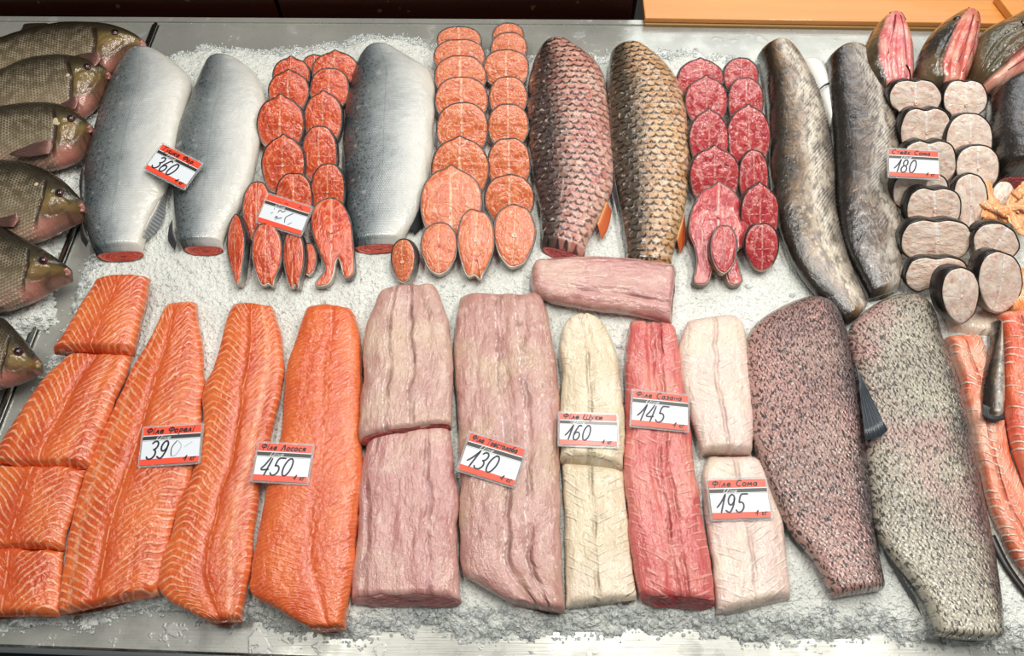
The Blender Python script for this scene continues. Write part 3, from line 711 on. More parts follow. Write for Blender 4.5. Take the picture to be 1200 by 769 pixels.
t, G = fish_body('S3', S3L, S3R, .064, 'skinS', 'cutred', 'widest headless silver salmon, lying between two blocks of salmon steaks', seed=3, hv=taper(1, .5), emin=.35)
fin('fin', [(494, 232), (488, 246), (478, 262)], [(500, 242), (496, 262), (486, 276)], M['fin_dark'], t, px=(.02, .004))
C1L = [(637, 55), (625, 74), (618, 109), (619, 156), (624, 200), (633, 242), (636, 284)]
C1R = [(659, 54), (689, 68), (706, 86), (713, 125), (719, 180), (719, 217), (707, 246), (692, 275), (686, 297)]
t, G = fish_body('C1', C1L, C1R, .066, 'skinC1', 'cutdark', 'headless pinkish carp with large black edged scales, the left of two scaly fish', cat_name='headless_carp', seed=4, hv=taper(1, .55), emin=.35, amp=.002)
fin('anal_fin', [(711, 236), (705, 250), (700, 262)], [(717, 248), (713, 266), (705, 282)], M['fin_orange'], t, px=(.024, .01))
C2L = [(716, 60), (712, 94), (713, 156), (720, 203), (727, 240), (734, 280), (735, 304)]
C2R = [(747, 57), (777, 76), (799, 106), (807, 156), (808, 200), (805, 235), (798, 265), (791, 290), (788, 309)]
t, G = fish_body('C2', C2L, C2R, .066, 'skinC2', None, 'headless golden brown carp with black edged scales, beside the carp steaks', cat_name='headless_carp', seed=5, hv=taper(1, .55), emin=.35, amp=.002)
fin('anal_fin', [(802, 250), (797, 266), (793, 280)], [(803, 262), (804, 280), (797, 298)], M['fin_orange'], t, px=(.022, .006))
fin('dorsal_fin', [(716, 170), (720, 205), (726, 240)], [(713, 178), (716, 215), (724, 252)], M['fin_dark'], t, px=(.03, .024))
D1L = [(889, 62), (897, 94), (900, 125), (902, 165), (904, 211), (914, 260), (930, 302), (950, 332), (973, 355), (994, 376)]
D1R = [(917, 53), (931, 62), (944, 80), (958, 105), (968, 135), (978, 187), (981, 240), (993, 289), (1010, 330), (1021, 352)]
t, G = fish_body('D1', D1L, D1R, .062, 'skinD1', None, 'long headless catfish curving to the right, a yellow fin edge along its tail', cat_name='headless_catfish', seed=6, hv=taper(1, .5), emin=.6, e0=.014, p=2.2, e1=.012)
fin('anal_fin', [(938, 318), (955, 338), (972, 354), (988, 368)], [(944, 334), (962, 352), (980, 366), (996, 380)], M['fin_yellow'], t, px=(.016, .006))
fl_ = loft('belly_flap', [(936, 70), (948, 92), (960, 120), (970, 150)], [(958, 70), (968, 86), (974, 112), (978, 150)], .03, M['belly'], t, seed=3)[0]; fl_['label'] = 'smooth white belly skin'
D2L = [(969, 70), (971, 109), (976, 156), (979, 200), (982, 242), (990, 283), (1007, 318), (1022, 346)]
D2R = [(991, 60), (1014, 61), (1030, 90), (1050, 145), (1053, 175), (1046, 205), (1047, 230), (1058, 261), (1058, 305), (1058, 334)]
t, G = fish_body('D2', D2L, D2R, .06, 'skinD2', None, 'dark headless catfish touching the white catfish steaks, a thin black fin spine at its left', cat_name='headless_catfish', seed=7, hv=taper(1, .6), emin=.6, e0=.014, p=2.2, e1=.012)
tube('fin_spine', [P(971, 98, .035), P(966, 100, .04), P(960, 105, .034)], .0024, M['barbel'], t, tip=.4)
# ------------------------------------------------------------------ large speckled fish sides
Y1L = [(912, 362), (888, 378), (876, 395), (874, 425), (878, 470), (883, 516), (894, 550), (910, 590), (928, 624), (954, 655), (968, 680), (979, 700)]
Y1R = [(958, 346), (976, 358), (990, 385), (998, 425), (1006, 470), (1012, 510), (1019, 560), (1024, 614), (1032, 655), (1040, 690)]
t, G = fish_body('Y1', Y1L, Y1R, .055, 'skinY1', None, 'large side of brown speckled fish, skin up, left of the two speckled ones', cat='fish side', cat_name='speckled_fillet', seed=8, p=2.3, e0=.05, e1=.012, amp=.002, emin=.3, hv=taper(1, .7), bow0=.004, bow1=0)
fin('pectoral_fin', [(1001, 427), (1003, 433), (1005, 440)], [(1040, 505), (1030, 512), (1014, 516)], M['fin_blue'], t, px=(.034, .056), ray_h=.003, n=9)
fin('belly_fin', [(912, 600), (922, 620), (936, 638)], [(914, 608), (926, 632), (942, 650)], M['fin_dark'], t, px=(.012, .004))
Y2L = [(1040, 349), (1010, 368), (994, 390), (1000, 425), (1010, 490), (1020, 570), (1027, 620), (1046, 652), (1066, 677), (1086, 706), (1102, 744)]
Y2R = [(1078, 346), (1092, 366), (1103, 400), (1118, 438), (1130, 480), (1144, 545), (1154, 590), (1165, 641), (1174, 700), (1178, 748)]
t, G = fish_body('Y2', Y2L, Y2R, .062, 'skinY2', None, 'largest grey speckled fish side, skin up, reaching the near edge of the ice', cat='fish side', cat_name='speckled_fillet', seed=9, p=2.3, e0=.05, e1=.008, amp=.002, emin=.3, hv=taper(1, .75), bow0=.004)
fin('anal_fin', [(1034, 636), (1050, 664), (1070, 696)], [(1036, 650), (1056, 684), (1080, 722)], M['fin_dark'], t, px=(.012, .002))
# ------------------------------------------------------------------ fillets, lower row
def fillet(key, L, R, h, mat, label, name='salmon_fillet', cat='fillet', seed=0, p=3.2, cut=None, cutl=None, amp=.0016, group=None, base=0., **kw):
    kw.setdefault('rag', .0035); kw.setdefault('ragend', .006); kw.setdefault('e0', .02); kw.setdefault('slant', .012 if cut else .004); kw.setdefault('e1', .003 if cut else .008); kw['emin'] = .85 if cut else kw.get('emin', .45)
    ttt = thing_at(name, L+R, label, cat, group, z=base)
    o, G = loft('flesh', L, R, h, M[mat], ttt, p=p, zs=.35, seed=seed, relief=kw.pop('relief', relief_lumps(amp, 16, seed)), bL=base, bR=kw.pop('baseR', base), **kw)
    if cut: c = cutface('cut_face', G, 1, M[cut], ttt); c['label'] = cutl or 'cut end'
    GR[key] = (ttt, G); return ttt, G
def rel_seams(cs, amp=.0016, f=16, s=0, wid=.05):
    def fn(u, v, U, V):
        r = amp*fbm(U*f+s, V*f*.4+s, 4, s)
        for c, d in cs:
            w = .05*vnoise(V*9+c*7, V*0+s, s); r = r-d*np.exp(-((u-c+w)/wid)**2)*(.65+.5*vnoise(V*14, V*0+c*5, s))
        return r
    return fn
fillet('Q1', [(197, 356), (183, 388), (165, 420), (147, 455), (130, 490), (115, 525), (100, 560), (90, 595), (82, 630), (74, 680), (72, 719)],
       [(231, 356), (233, 382), (239, 410), (240, 440), (238, 480), (235, 520), (225, 560), (213, 590), (200, 635), (192, 670), (186, 694)], .028, 'sal_a',
       'long salmon fillet with broad pale bands, under the price tag reading 390', seed=11, relief=rel_seams([(.42, .004), (.12, .003), (.2, .0)], .0022, 18, 1))
fillet('Q2', [(272, 358), (264, 388), (254, 425), (240, 458), (237, 500), (226, 560), (212, 590), (201, 630), (191, 665), (186, 690), (205, 708), (243, 727)],
       [(318, 358), (329, 390), (334, 430), (331, 460), (322, 500), (313, 540), (304, 590), (298, 640), (292, 685), (283, 726)], .03, 'sal_b',
       'long salmon fillet left of the 450 price tag, tapering to a rounded near end', seed=12, relief=rel_seams([(.5, .004), (.85, .003)], .002, 18, 2))
fillet('Q3', [(362, 360), (350, 395), (338, 430), (334, 460), (330, 510), (318, 560), (305, 620), (297, 670), (297, 696), (330, 717), (366, 737)],
       [(412, 360), (421, 385), (424, 420), (423, 470), (425, 520), (426, 560), (420, 620), (413, 690), (404, 738)], .036, 'sal_c',
       'smooth orange salmon fillet with a thin white centre line, rightmost of the salmon fillets', seed=13, relief=rel_seams([(.56, .0025)], .0012, 12, 3))
fillet('P4', [(-40, 644), (-50, 690), (-60, 724)], [(76, 644), (73, 680), (70, 718)], .022, 'sal_p', 'short salmon fillet piece at the near left corner, lowest of its stack', name='salmon_piece', seed=17, e0=.005)
fillet('P3', [(-10, 545), (-30, 600), (-40, 645)], [(102, 549), (90, 590), (80, 622), (75, 644)], .024, 'sal_p', 'short salmon fillet piece second from the near end of the left stack', name='salmon_piece', seed=16, e0=.005, base=.005)
fillet('P2', [(84, 418), (52, 447), (22, 490), (-2, 530), (-6, 545)], [(154, 418), (140, 460), (126, 495), (114, 525), (107, 546)], .027, 'sal_p', 'salmon fillet piece with two white seams, under the topmost piece of the left stack', name='salmon_piece', seed=15, e0=.005, base=.009, relief=rel_seams([(.5, .003), (.8, .002)], .0016, 16, 5))
fillet('P1', [(116, 328), (97, 360), (62, 413)], [(178, 326), (169, 365), (157, 412)], .03, 'sal_p', 'square cut salmon fillet piece lying farthest back in the left stack', name='salmon_piece', seed=14, e0=.006, base=.012)
fillet('T2', [(437, 500), (425, 550), (421, 600), (417, 650), (414, 700)], [(527, 500), (532, 540), (537, 590), (536, 630), (538, 680), (540, 698)], .036, 'carpmeat3',
       'near silver carp fillet piece, partly under the farther pink one left of the 130 tag', name='carp_fillet', seed=22, cut='cutpink', cutl='pinkish red cut end', relief=rel_seams([(.38, .004)], .0016, 14, 6), e0=.02)
fillet('T1', [(447, 341), (430, 380), (426, 420), (425, 460), (421, 500), (422, 514)], [(509, 336), (521, 360), (529, 400), (531, 440), (531, 480), (530, 498)], .034, 'carpmeat',
       'greyish pink silver carp fillet with open seams, beside the smooth orange salmon fillet', name='carp_fillet', seed=21, cut='cutdark', cutl='dark red cut end', base=.014, relief=rel_seams([(.52, .005), (.72, .006)], .003, 20, 7, .07), emin=.7)
fillet('T3', [(539, 348), (534, 390), (533, 440), (536, 500), (539, 560), (539, 620), (541, 668), (562, 686), (600, 708)], [(634, 346), (645, 385), (653, 430), (656, 480), (657, 540), (658, 600), (659, 660), (661, 716)], .034, 'carpmeat2',
       'long pink silver carp fillet under the price tag reading 130', name='carp_fillet', seed=23, relief=rel_seams([(.46, .006), (.68, .004)], .003, 20, 8, .06))
fillet('T4', [(626, 309), (662, 304), (700, 304), (731, 306), (789, 312)], [(623, 343), (650, 356), (690, 362), (725, 368), (786, 379)], .036, 'carpmeat3',
       'pink silver carp loin lying crosswise below the two scaly carp', name='carp_fillet', seed=24, relief=rel_seams([(.72, .007)], .0018, 16, 9), e0=.014, bow0=.006, base=.002)
fillet('W2', [(659, 540), (660, 580), (662, 620), (663, 660), (662, 708)], [(729, 548), (735, 590), (740, 640), (744, 680), (746, 702)], .024, 'pike',
       'cream white pike fillet piece nearer the counter edge, below the 160 tag', name='pike_fillet', seed=26, relief=rel_seams([(.45, .003)], .0014, 14, 2))
fillet('W1', [(667, 372), (657, 388), (657, 410), (659, 440), (657, 480), (656, 520), (656, 534)], [(699, 371), (711, 387), (721, 412), (728, 450), (730, 480), (731, 520), (729, 545)], .028, 'pike',
       'cream white pike fillet under the price tag reading 160', name='pike_fillet', seed=25, cut='cutpale', cutl='pale cream cut end', base=.01, relief=rel_seams([(.5, .004)], .002, 14, 3), emin=.7)
fillet('V1', [(738, 379), (734, 410), (732, 450), (731, 500), (731, 560), (736, 620), (744, 680), (748, 694)], [(789, 384), (795, 410), (799, 450), (808, 500), (815, 560), (825, 620), (833, 675), (836, 706)], .034, 'sazan',
       'long red carp fillet under the price tag reading 145', name='carp_fillet', seed=27, relief=rel_seams([(.42, .006), (.62, .003)], .0024, 20, 4), cut='cutdark', cutl='red cut end')
fillet('X2', [(831, 537), (823, 552), (824, 575), (827, 606), (833, 650), (836, 690), (838, 716)], [(882, 537), (897, 549), (905, 578), (918, 614), (923, 668), (926, 698)], .026, 'som',
       'pale pinkish catfish fillet under the price tag reading 195', name='catfish_fillet', seed=29, relief=rel_seams([(.52, .002)], .0018, 16, 5))
fillet('X1', [(806, 378), (796, 407), (797, 444), (808, 488), (818, 518), (822, 532)], [(862, 370), (873, 391), (879, 454), (882, 500), (880, 528)], .028, 'som',
       'pale pinkish catfish fillet farther back, beside the brown speckled fish side', name='catfish_fillet', seed=28, base=.008, relief=rel_seams([(.5, .002)], .0024, 20, 6), emin=.6)
# salmon frames at the right edge
t, G = fillet('F1', [(1109, 394), (1120, 430), (1132, 475), (1143, 530), (1158, 590), (1180, 640), (1225, 705)], [(1146, 392), (1158, 425), (1168, 470), (1180, 530), (1200, 580), (1230, 630), (1262, 670)], .03, 'trim',
       'orange salmon frame with pale ribs, lying along the largest grey speckled side', name='salmon_backbone', cat='salmon frame', seed=31, relief=rel_seams([(.3, .004)], .003, 26, 3))
tube('skin_edge', [P(1162, 628, .004), P(1180, 664, .004), P(1206, 700, .004)], .006, M['barbel'], t, flat=.5)
t, G = fillet('F2', [(1170, 370), (1173, 400), (1178, 470), (1188, 530), (1208, 590), (1225, 640)], [(1230, 368), (1258, 410), (1275, 470), (1285, 530), (1290, 590), (1295, 640)], .04, 'trim2',
       'red orange salmon frame cut off by the right edge of the photo', name='salmon_backbone', cat='salmon frame', seed=32, base=.014, relief=rel_seams([(.2, .004), (.5, .004)], .003, 26, 5), emin=.8)
tt, G = fish_body('F3', [(1164, 376), (1160, 405), (1152, 440), (1150, 470), (1152, 488)], [(1171, 376), (1174, 410), (1176, 440), (1176, 470), (1174, 489)], .028, 'skinD2', None, 'small dark fish tail piece wedged between the two salmon frames', cat='fish tail', cat_name='tail_piece', seed=33, e0=.01, bL=.02, bR=.028)
fin('tail_fin', [(1152, 474), (1162, 478), (1174, 476)], [(1151, 488), (1164, 494), (1177, 492)], M['fin_dark'], tt, px=(.045, .04))
# pale trimmings under the last catfish steaks
fillet('K1', [(1098, 330), (1100, 352), (1112, 384)], [(1178, 336), (1176, 360), (1164, 392)], .012, 'som', 'flat pale belly strip lying under the nearest white catfish steaks', name='catfish_trimming', cat='trimming', seed=34, base=-.002)
# dark wet fish piece at the right edge
tt, G = fish_body('K2', [(1166, 100), (1160, 125), (1160, 160), (1166, 188), (1178, 206)], [(1225, 82), (1262, 120), (1268, 160), (1262, 200), (1240, 214)], .085, 'skinD2', 'cutdark', 'thick black catfish piece at the right edge under the olive head', cat='fish piece', cat_name='catfish_piece', seed=35, e0=.03, e1=.02, emin=.4)
# ------------------------------------------------------------------ steaks
OVAL = [(0, 1), (.45, .93), (.82, .62), (.98, .15), (.95, -.35), (.72, -.78), (.32, -.98), (0, -.94), (-.32, -.98), (-.72, -.78), (-.95, -.35), (-.98, .15), (-.82, .62), (-.45, .93)]
POINT = [(0, 1.02), (.18, .93), (.55, .78), (.85, .5), (.99, .08), (.93, -.4), (.72, -.8), (.3, -1), (0, -.92), (-.3, -1), (-.72, -.8), (-.93, -.4), (-.99, .08), (-.85, .5), (-.55, .78), (-.18, .93)]
TAIL = [(0, 1), (.5, .92), (.86, .6), (1, .15), (.88, -.35), (.55, -.78), (.1, -1), (-.25, -.95), (-.62, -.7), (-.92, -.25), (-1, .2), (-.84, .64), (-.45, .93)]
LONG = [(0, 1), (.5, .93), (.86, .62), (1, .1), (.82, -.4), (.5, -.8), (.42, -1), (.1, -.88), (-.2, -.97), (-.48, -.82), (-.78, -.4), (-.97, .1), (-.86, .62), (-.5, .93)]
FLAPS = [(0, 1.02), (.2, .93), (.6, .75), (.9, .4), (.98, .0), (.9, -.25), (.62, -.38), (.7, -.7), (.8, -.98), (.38, -1), (.2, -.7), (.0, -.42), (-.2, -.7), (-.38, -1), (-.82, -.98), (-.72, -.6), (-.8, -.3), (-.98, -.0), (-.92, .4), (-.62, .75), (-.2, .93)]
HOOK = [(-.2, 1), (.3, .95), (.68, .68), (.86, .3), (.95, -.3), (1, -.65), (.85, -.8), (.55, -.82), (.42, -.6), (.35, -.45), (.25, -.35), (.12, -.5), (.05, -.75), (-.2, -.98), (-.75, -1), (-.5, -.8), (-.3, -.62), (-.5, -.3), (-.8, .1), (-.95, .55), (-.7, .88)]
CAT = [(-.3, .92), (.0, .86), (.3, .93), (.72, .78), (.98, .3), (.9, -.2), (.6, -.5), (.5, -.95), (.2, -.9), (.12, -.45), (-.12, -.45), (-.25, -.9), (-.55, -.95), (-.62, -.5), (-.92, -.2), (-.98, .3), (-.72, .78)]
BEAN = [(-.4, .95), (0, .86), (.4, .95), (.85, .7), (1, .1), (.88, -.55), (.5, -.92), (.1, -.8), (-.3, -.75), (-.65, -.95), (-.95, -.6), (-1, .1), (-.82, .7)]
HALF = [(.1, 1), (.6, .75), (.9, .3), (.75, -.3), (.35, -.9), (0, -1), (-.55, -.55), (-.9, 0), (-.85, .55), (-.4, .92)]
def steak(name, shape, box, alpha, th, flesh, rim, label, group, base=0., rot=0., roll=0., bone='bone', bonepos=(0, -.08), bones=True, cat='fish steak', bw=.1):
    x0, y0, x1, y1 = box; cx, cy = (x0+x1)/2, (y0+y1)/2; hw, hh = (x1-x0)/2, (y1-y0)/2
    ol = crom(shape, 76, closed=True); r = math.radians(rot); jit = random.uniform(0, 9)
    ol = np.array([q*(1+.022*vnoise(3*math.cos(i*.083)+jit, 3*math.sin(i*.083)+jit, 2)) for i, q in enumerate(ol)])
    def topx(q): return (cx+hw*(q[0]*math.cos(r)-q[1]*math.sin(r)), cy-hh*(q[1]*math.cos(r)+q[0]*math.sin(r)))
    n = np.array([math.sin(math.radians(roll)), -math.sin(math.radians(alpha)), math.cos(math.radians(alpha))]); n /= np.linalg.norm(n)
    p0 = P(cx, y1, base+th)
    T = np.array([Pplane(*topx(q), p0, n) for q in ol]); low = T[:, 2].min()-(base+th); 
    if low < 0: p0 = p0-np.array([0, 0, low]); T = np.array([Pplane(*topx(q), p0, n) for q in ol])
    c = Pplane(*topx((0, 0)), p0, n); m = len(T)
    e = np.roll(T, -1, 0)-np.roll(T, 1, 0); e /= np.linalg.norm(e, axis=1)[:, None]; out = np.cross(e, n)
    if np.sum(out*(T-c)) < 0: out = -out
    tt = empty(name, (c[0], c[1], base), label, cat, group)
    # flesh: bottom ring, side, rounded shoulder, slightly domed top
    xax = Pplane(*topx((1, 0)), p0, n)-c; sx = np.linalg.norm(xax)
    rings = [(-.0009, -th), (-.0009, -.002), (-.0016, -.0004), (-.0032, .0002)]
    V = []; uvn = []; uv = []
    for off, z in rings:
        for i in range(m):
            q = T[i]+out[i]*off+n*z; V.append(q); uvn.append(((ol[i][0]*(1+off*25)+1)/2, (ol[i][1]*(1+off*25)+1)/2)); uv.append((ol[i][0]*sx, ol[i][1]*sx))
    F_ = []
    for k in range(3):
        for i in range(m): j = (i+1) % m; F_.append((k*m+i, k*m+j, (k+1)*m+j, (k+1)*m+i))
    concave = shape in (FLAPS, HOOK, CAT)
    if concave: F_.append(tuple(3*m+i for i in range(m)))
    else:
        cc = T.mean(0); oc = ol.mean(0)
        for s in (.82, .6, .36, .14):
            b = len(V)
            for i in range(m):
                bul = .0022*(1-s*s)+.0012*vnoise(ol[i][0]*s*3+jit, ol[i][1]*s*3+jit, 4)
                q = cc+(V[3*m+i]-cc)*s+n*bul; V.append(q); w_ = oc+(ol[i]*(1-.08)-oc)*s; uvn.append(((w_[0]+1)/2, (w_[1]+1)/2)); uv.append((w_[0]*sx, w_[1]*sx))
            for i in range(m): j = (i+1) % m; F_.append((b-m+i, b-m+j, b+j, b+i))
        F_.append(tuple(b+i for i in range(m)))
    F_.append(tuple(reversed(range(m))))
    # make the winding outward
    o = mesh('flesh', V, F_, M[flesh], tt, uv=uv, uvn=uvn)
    bmf = o.data; bmf.validate()
    # skin: a thin band around the slab
    V = []; uvn = []; uv = []; tot = 0
    prof = [(-.0006, -th), (.0011, -th+.0005), (.0016, -th*.5), (.0011, -.0012), (.0004, -.0004), (-.0011, -.0009)]
    for k, (off, z) in enumerate(prof):
        for i in range(m):
            V.append(T[i]+out[i]*off+n*z); uvn.append((i/m, k/5)); uv.append((i*.003, z))
    F_ = [(k*m+i, k*m+(i+1) % m, (k+1)*m+(i+1) % m, (k+1)*m+i) for k in range(5) for i in range(m)]
    # dark on the back (top), pale on the belly: u = distance around from the top
    uvn = [(min(u, 1-u), v) for u, v in uvn]
    mesh('skin', V, F_, M[rim], tt, uv=uv, uvn=uvn)
    if bones:
        bc = Pplane(*topx(bonepos), p0, n); rr = bw*sx*.55; ax = xax/sx; ay = np.cross(n, ax); V = []; K = 16
        for (ra, z) in ((1.25, -.001), (1.1, .0035), (.8, .0042), (.55, .003), (.3, .0022)):
            for i in range(K): a_ = 2*math.pi*i/K; V.append(bc+rr*ra*(1+.1*math.sin(3*a_+jit))*(ax*math.cos(a_)+ay*math.sin(a_))+n*z)
        F_ = [(k*K+i, k*K+(i+1) % K, (k+1)*K+(i+1) % K, (k+1)*K+i) for k in range(4) for i in range(K)]; F_.append(tuple(4*K+i for i in range(K))); F_.append(tuple(reversed(range(K))))
        mesh('bone', V, F_, M[bone], tt)
    return tt
ORD = ['first', 'second', 'third', 'fourth', 'fifth', 'sixth', 'seventh', 'eighth', 'ninth']
def column(rows, alpha, flesh, rim, what, where, group, name, start=0, **kw):
    for i, r in enumerate(rows):
        box, shape = r[0], r[1]; ex = r[2] if len(r) > 2 else {}
        nxt = rows[i+1][0][3] if i+1 < len(rows) else None
        th = .015
        if nxt is not None:
            d = P(0, box[3], 0)[1]-P(0, nxt, 0)[1]; th = min(.024 if flesh == 'stE' else .017, max(.007, d*math.sin(math.radians(alpha))*.92))
        lab = '%s, %s from back, %s' % (what, ORD[i+start], where)
        a = dict(kw); a.update(ex); lab = a.pop('label', lab); th = a.pop('th', th); al = a.pop('alpha', alpha)
        steak(name, shape, box, al, th, flesh, rim, lab, group, **a)
gA = 'red salmon steaks in overlapping columns'
column([((319, 66, 363, 112), POINT), ((314, 82, 362, 130), POINT), ((301, 111, 356, 176), POINT), ((306, 158, 357, 226), POINT), ((322, 203, 366, 262), OVAL)],
       32, 'stA', 'rimA', 'red salmon steak', 'left column behind the illegible price tag', gA, 'salmon_steak')
column([((353, 64, 385, 100), OVAL), ((365, 59, 420, 108), POINT), ((363, 80, 409, 128), OVAL), ((356, 106, 401, 168), POINT), ((353, 148, 395, 214), OVAL), ((364, 192, 404, 254), OVAL),
        ((362, 233, 416, 334), HOOK, dict(label='biggest red salmon steak with curled belly flaps, right of the illegible price tag', alpha=10, th=.016, bonepos=(-.02, .22)))],
       32, 'stA', 'rimA', 'red salmon steak', 'right column against the widest silver salmon', gA, 'salmon_steak')
steak('salmon_steak', TAIL, (284, 213, 318, 285), 14, .014, 'stA', 'rimA', 'narrow red salmon steak at the left end of the illegible price tag', gA, base=.004)
steak('salmon_steak', TAIL, (352, 285, 371, 322), 10, .012, 'stA', 'rimA', 'sliver of salmon steak peeping out between the curled steak and its left neighbour', gA, bones=False)
steak('salmon_steak', HALF, (265, 252, 287, 333), 12, .015, 'stA', 'rimA', 'slim leftmost red salmon steak showing its silver skin side', gA, roll=-28, rot=0, bones=False)
steak('salmon_steak', LONG, (294, 262, 330, 336), 16, .015, 'stA', 'rimA', 'red salmon steak with round bone, below left end of the illegible price tag', gA, base=.002, bonepos=(0, .0))
steak('salmon_steak', LONG, (331, 270, 356, 338), 16, .015, 'stA', 'rimA', 'red salmon steak with white flap, below right end of the illegible price tag', gA, roll=-12, bonepos=(-.1, .2))
gB = 'pale orange salmon steaks in overlapping columns'
column([((512, 31, 564, 62), OVAL), ((508, 46, 569, 86), OVAL), ((509, 65, 570, 115), OVAL), ((510, 90, 572, 144), OVAL), ((511, 120, 572, 182), OVAL), ((505, 160, 573, 232), POINT),
        ((492, 194, 565, 280), POINT, dict(label='large pale salmon steak with fanned lines, nearest in left column', alpha=18, th=.016))],
       32, 'stB', 'rimA', 'pale orange salmon steak', 'left column beside the widest silver salmon', gB, 'salmon_steak')
column([((577, 27, 614, 56), OVAL), ((575, 38, 618, 74), OVAL), ((566, 58, 620, 102), OVAL), ((573, 90, 618, 136), OVAL), ((571, 122, 620, 172), OVAL), ((571, 162, 622, 222), OVAL), ((568, 205, 626, 268), TAIL)],
       32, 'stB', 'rimA', 'pale orange salmon steak', 'right column beside the pink scaly carp', gB, 'salmon_steak')
steak('salmon_steak', TAIL, (578, 240, 627, 313), 16, .017, 'stB', 'rimA', 'oval pale salmon steak nearest the pinkish carp tail', gB, rot=-6, base=.002, bonepos=(0, .0), bw=.2)
steak('salmon_steak', LONG, (535, 246, 579, 327), 16, .016, 'stB', 'rimA', 'upright pale salmon steak between two oval ones, near end', gB, base=.004, rot=-8, bonepos=(0, .1), bw=.18)
steak('salmon_steak', TAIL, (493, 261, 536, 321), 14, .016, 'stB', 'rimA', 'small oval pale steak with a red centre bone, at the near end', gB, base=.004, bone='bone_red', bonepos=(0, .1), bw=.16)
steak('salmon_steak', TAIL, (458, 280, 486, 331), 18, .016, 'stB', 'rimA', 'smallest salmon steak, alone below the tail of the widest silver salmon', gB, roll=-24, bw=.2)
gC = 'red carp steaks in overlapping columns'
column([((794, 68, 848, 116), POINT), ((803, 89, 853, 146), POINT), ((808, 128, 854, 196), POINT), ((808, 171, 867, 240), POINT),
        ((807, 213, 877, 332), FLAPS, dict(label='largest red carp steak with two long belly flaps', alpha=10, th=.016, bonepos=(0, .3)))],
       34, 'stC', 'rimC', 'dark red carp steak', 'left column beside the golden carp', gC, 'carp_steak', bone='bone_red')
column([((848, 68, 889, 110), OVAL), ((853, 91, 895, 146), OVAL), ((852, 123, 903, 194), POINT), ((866, 176, 901, 240), OVAL), ((868, 214, 913, 284), POINT), ((873, 262, 913, 318), TAIL)],
       34, 'stC', 'rimC', 'dark red carp steak', 'right column beside the curved catfish', gC, 'carp_steak', bone='bone_red')
steak('carp_steak', TAIL, (833, 264, 864, 320), 16, .018, 'stC', 'rimC', 'small red carp steak lying on the belly flaps of the largest one', gC, base=.018, bone='bone_red')
gE = 'white catfish steaks in overlapping columns'
kw = dict(bone='bone')
column([((1042, 92, 1104, 146), CAT), ((1056, 126, 1115, 180), BEAN), ((1058, 164, 1121, 218), BEAN), ((1047, 202, 1112, 246), BEAN), ((1063, 220, 1127, 268), BEAN), ((1057, 257, 1139, 306), BEAN), ((1062, 301, 1135, 344), BEAN)],
       52, 'stE', 'rimE', 'white catfish steak', 'left column beside the dark catfish', gE, 'catfish_steak')
column([((1105, 92, 1158, 150), CAT), ((1109, 133, 1164, 194), OVAL), ((1120, 170, 1172, 222), OVAL), ((1117, 204, 1158, 272), LONG)],
       42, 'stE', 'rimE', 'white catfish steak', 'right column beside the black fish piece', gE, 'catfish_steak')
steak('catfish_steak', TAIL, (1163, 212, 1190, 250), 20, .014, 'stE', 'rimE', 'small white catfish steak half hidden behind the orange roe strands', gE)
steak('catfish_steak', HALF, (1135, 262, 1196, 316), 50, .024, 'stE', 'rimE', 'white catfish steak with a broad black rim, behind another one by the roe lump', gE, rot=-30, bones=False)
steak('catfish_steak', TAIL, (1146, 296, 1198, 368), 46, .028, 'stE', 'rimE', 'long tilted pink white catfish steak touching the orange roe lump', gE, rot=-14, bones=False, roll=12)
steak('catfish_steak', TAIL, (1104, 314, 1148, 380), 44, .028, 'stE', 'rimE', 'thick white catfish steak showing black skin on its left, nearest of all', gE, base=.006, roll=14, bonepos=(0, -.02))
# ------------------------------------------------------------------ roe and membranes at the right edge
tt = thing_at('roe_sac', [(1200, 340)], 'glossy orange roe lump at the right edge beside the white catfish steaks', 'roe', z=.01)
loft('roe_body', [(1176, 322), (1166, 336), (1168, 352), (1184, 364), (1206, 376)], [(1196, 316), (1220, 318), (1238, 330), (1242, 346), (1236, 362)], .04, M['roe'], tt, bL=.008, bR=.008, relief=lambda u, v, U, V: .003*fbm(U*90, V*14, 3, 5), seed=3)
tt = thing_at('roe_membrane', [(1185, 240)], 'loose orange roe strands draped over the right edge catfish steaks', 'roe', z=.02)
rs = random.Random(4)
def strand(pts, r, z): r = r*1.5; tube('strand', [P(x, y, z+rs.uniform(-.004, .004)) for x, y in pts], r, M['roe'], tt, seg=14, tip=.6, n=44, flat=.34, lump=.5)
for pts, r, z in (([(1153, 214), (1157, 226), (1162, 238), (1172, 246), (1184, 254), (1196, 268)], .0085, .05), ([(1156, 244), (1162, 236), (1170, 244), (1180, 250)], .008, .045),
                  ([(1204, 216), (1194, 226), (1184, 238), (1186, 252), (1196, 270), (1208, 278)], .007, .05), ([(1210, 226), (1198, 236), (1190, 248)], .006, .048),
                  ([(1206, 238), (1198, 248), (1200, 262), (1212, 274)], .009, .045), ([(1150, 250), (1158, 252), (1170, 254), (1182, 260)], .006, .04), ([(1190, 230), (1200, 224), (1214, 222)], .006, .052),
                  ([(1172, 250), (1182, 244), (1196, 242), (1210, 246)], .007, .052), ([(1198, 256), (1206, 252), (1216, 254)], .010, .042)): strand(pts, r, z)
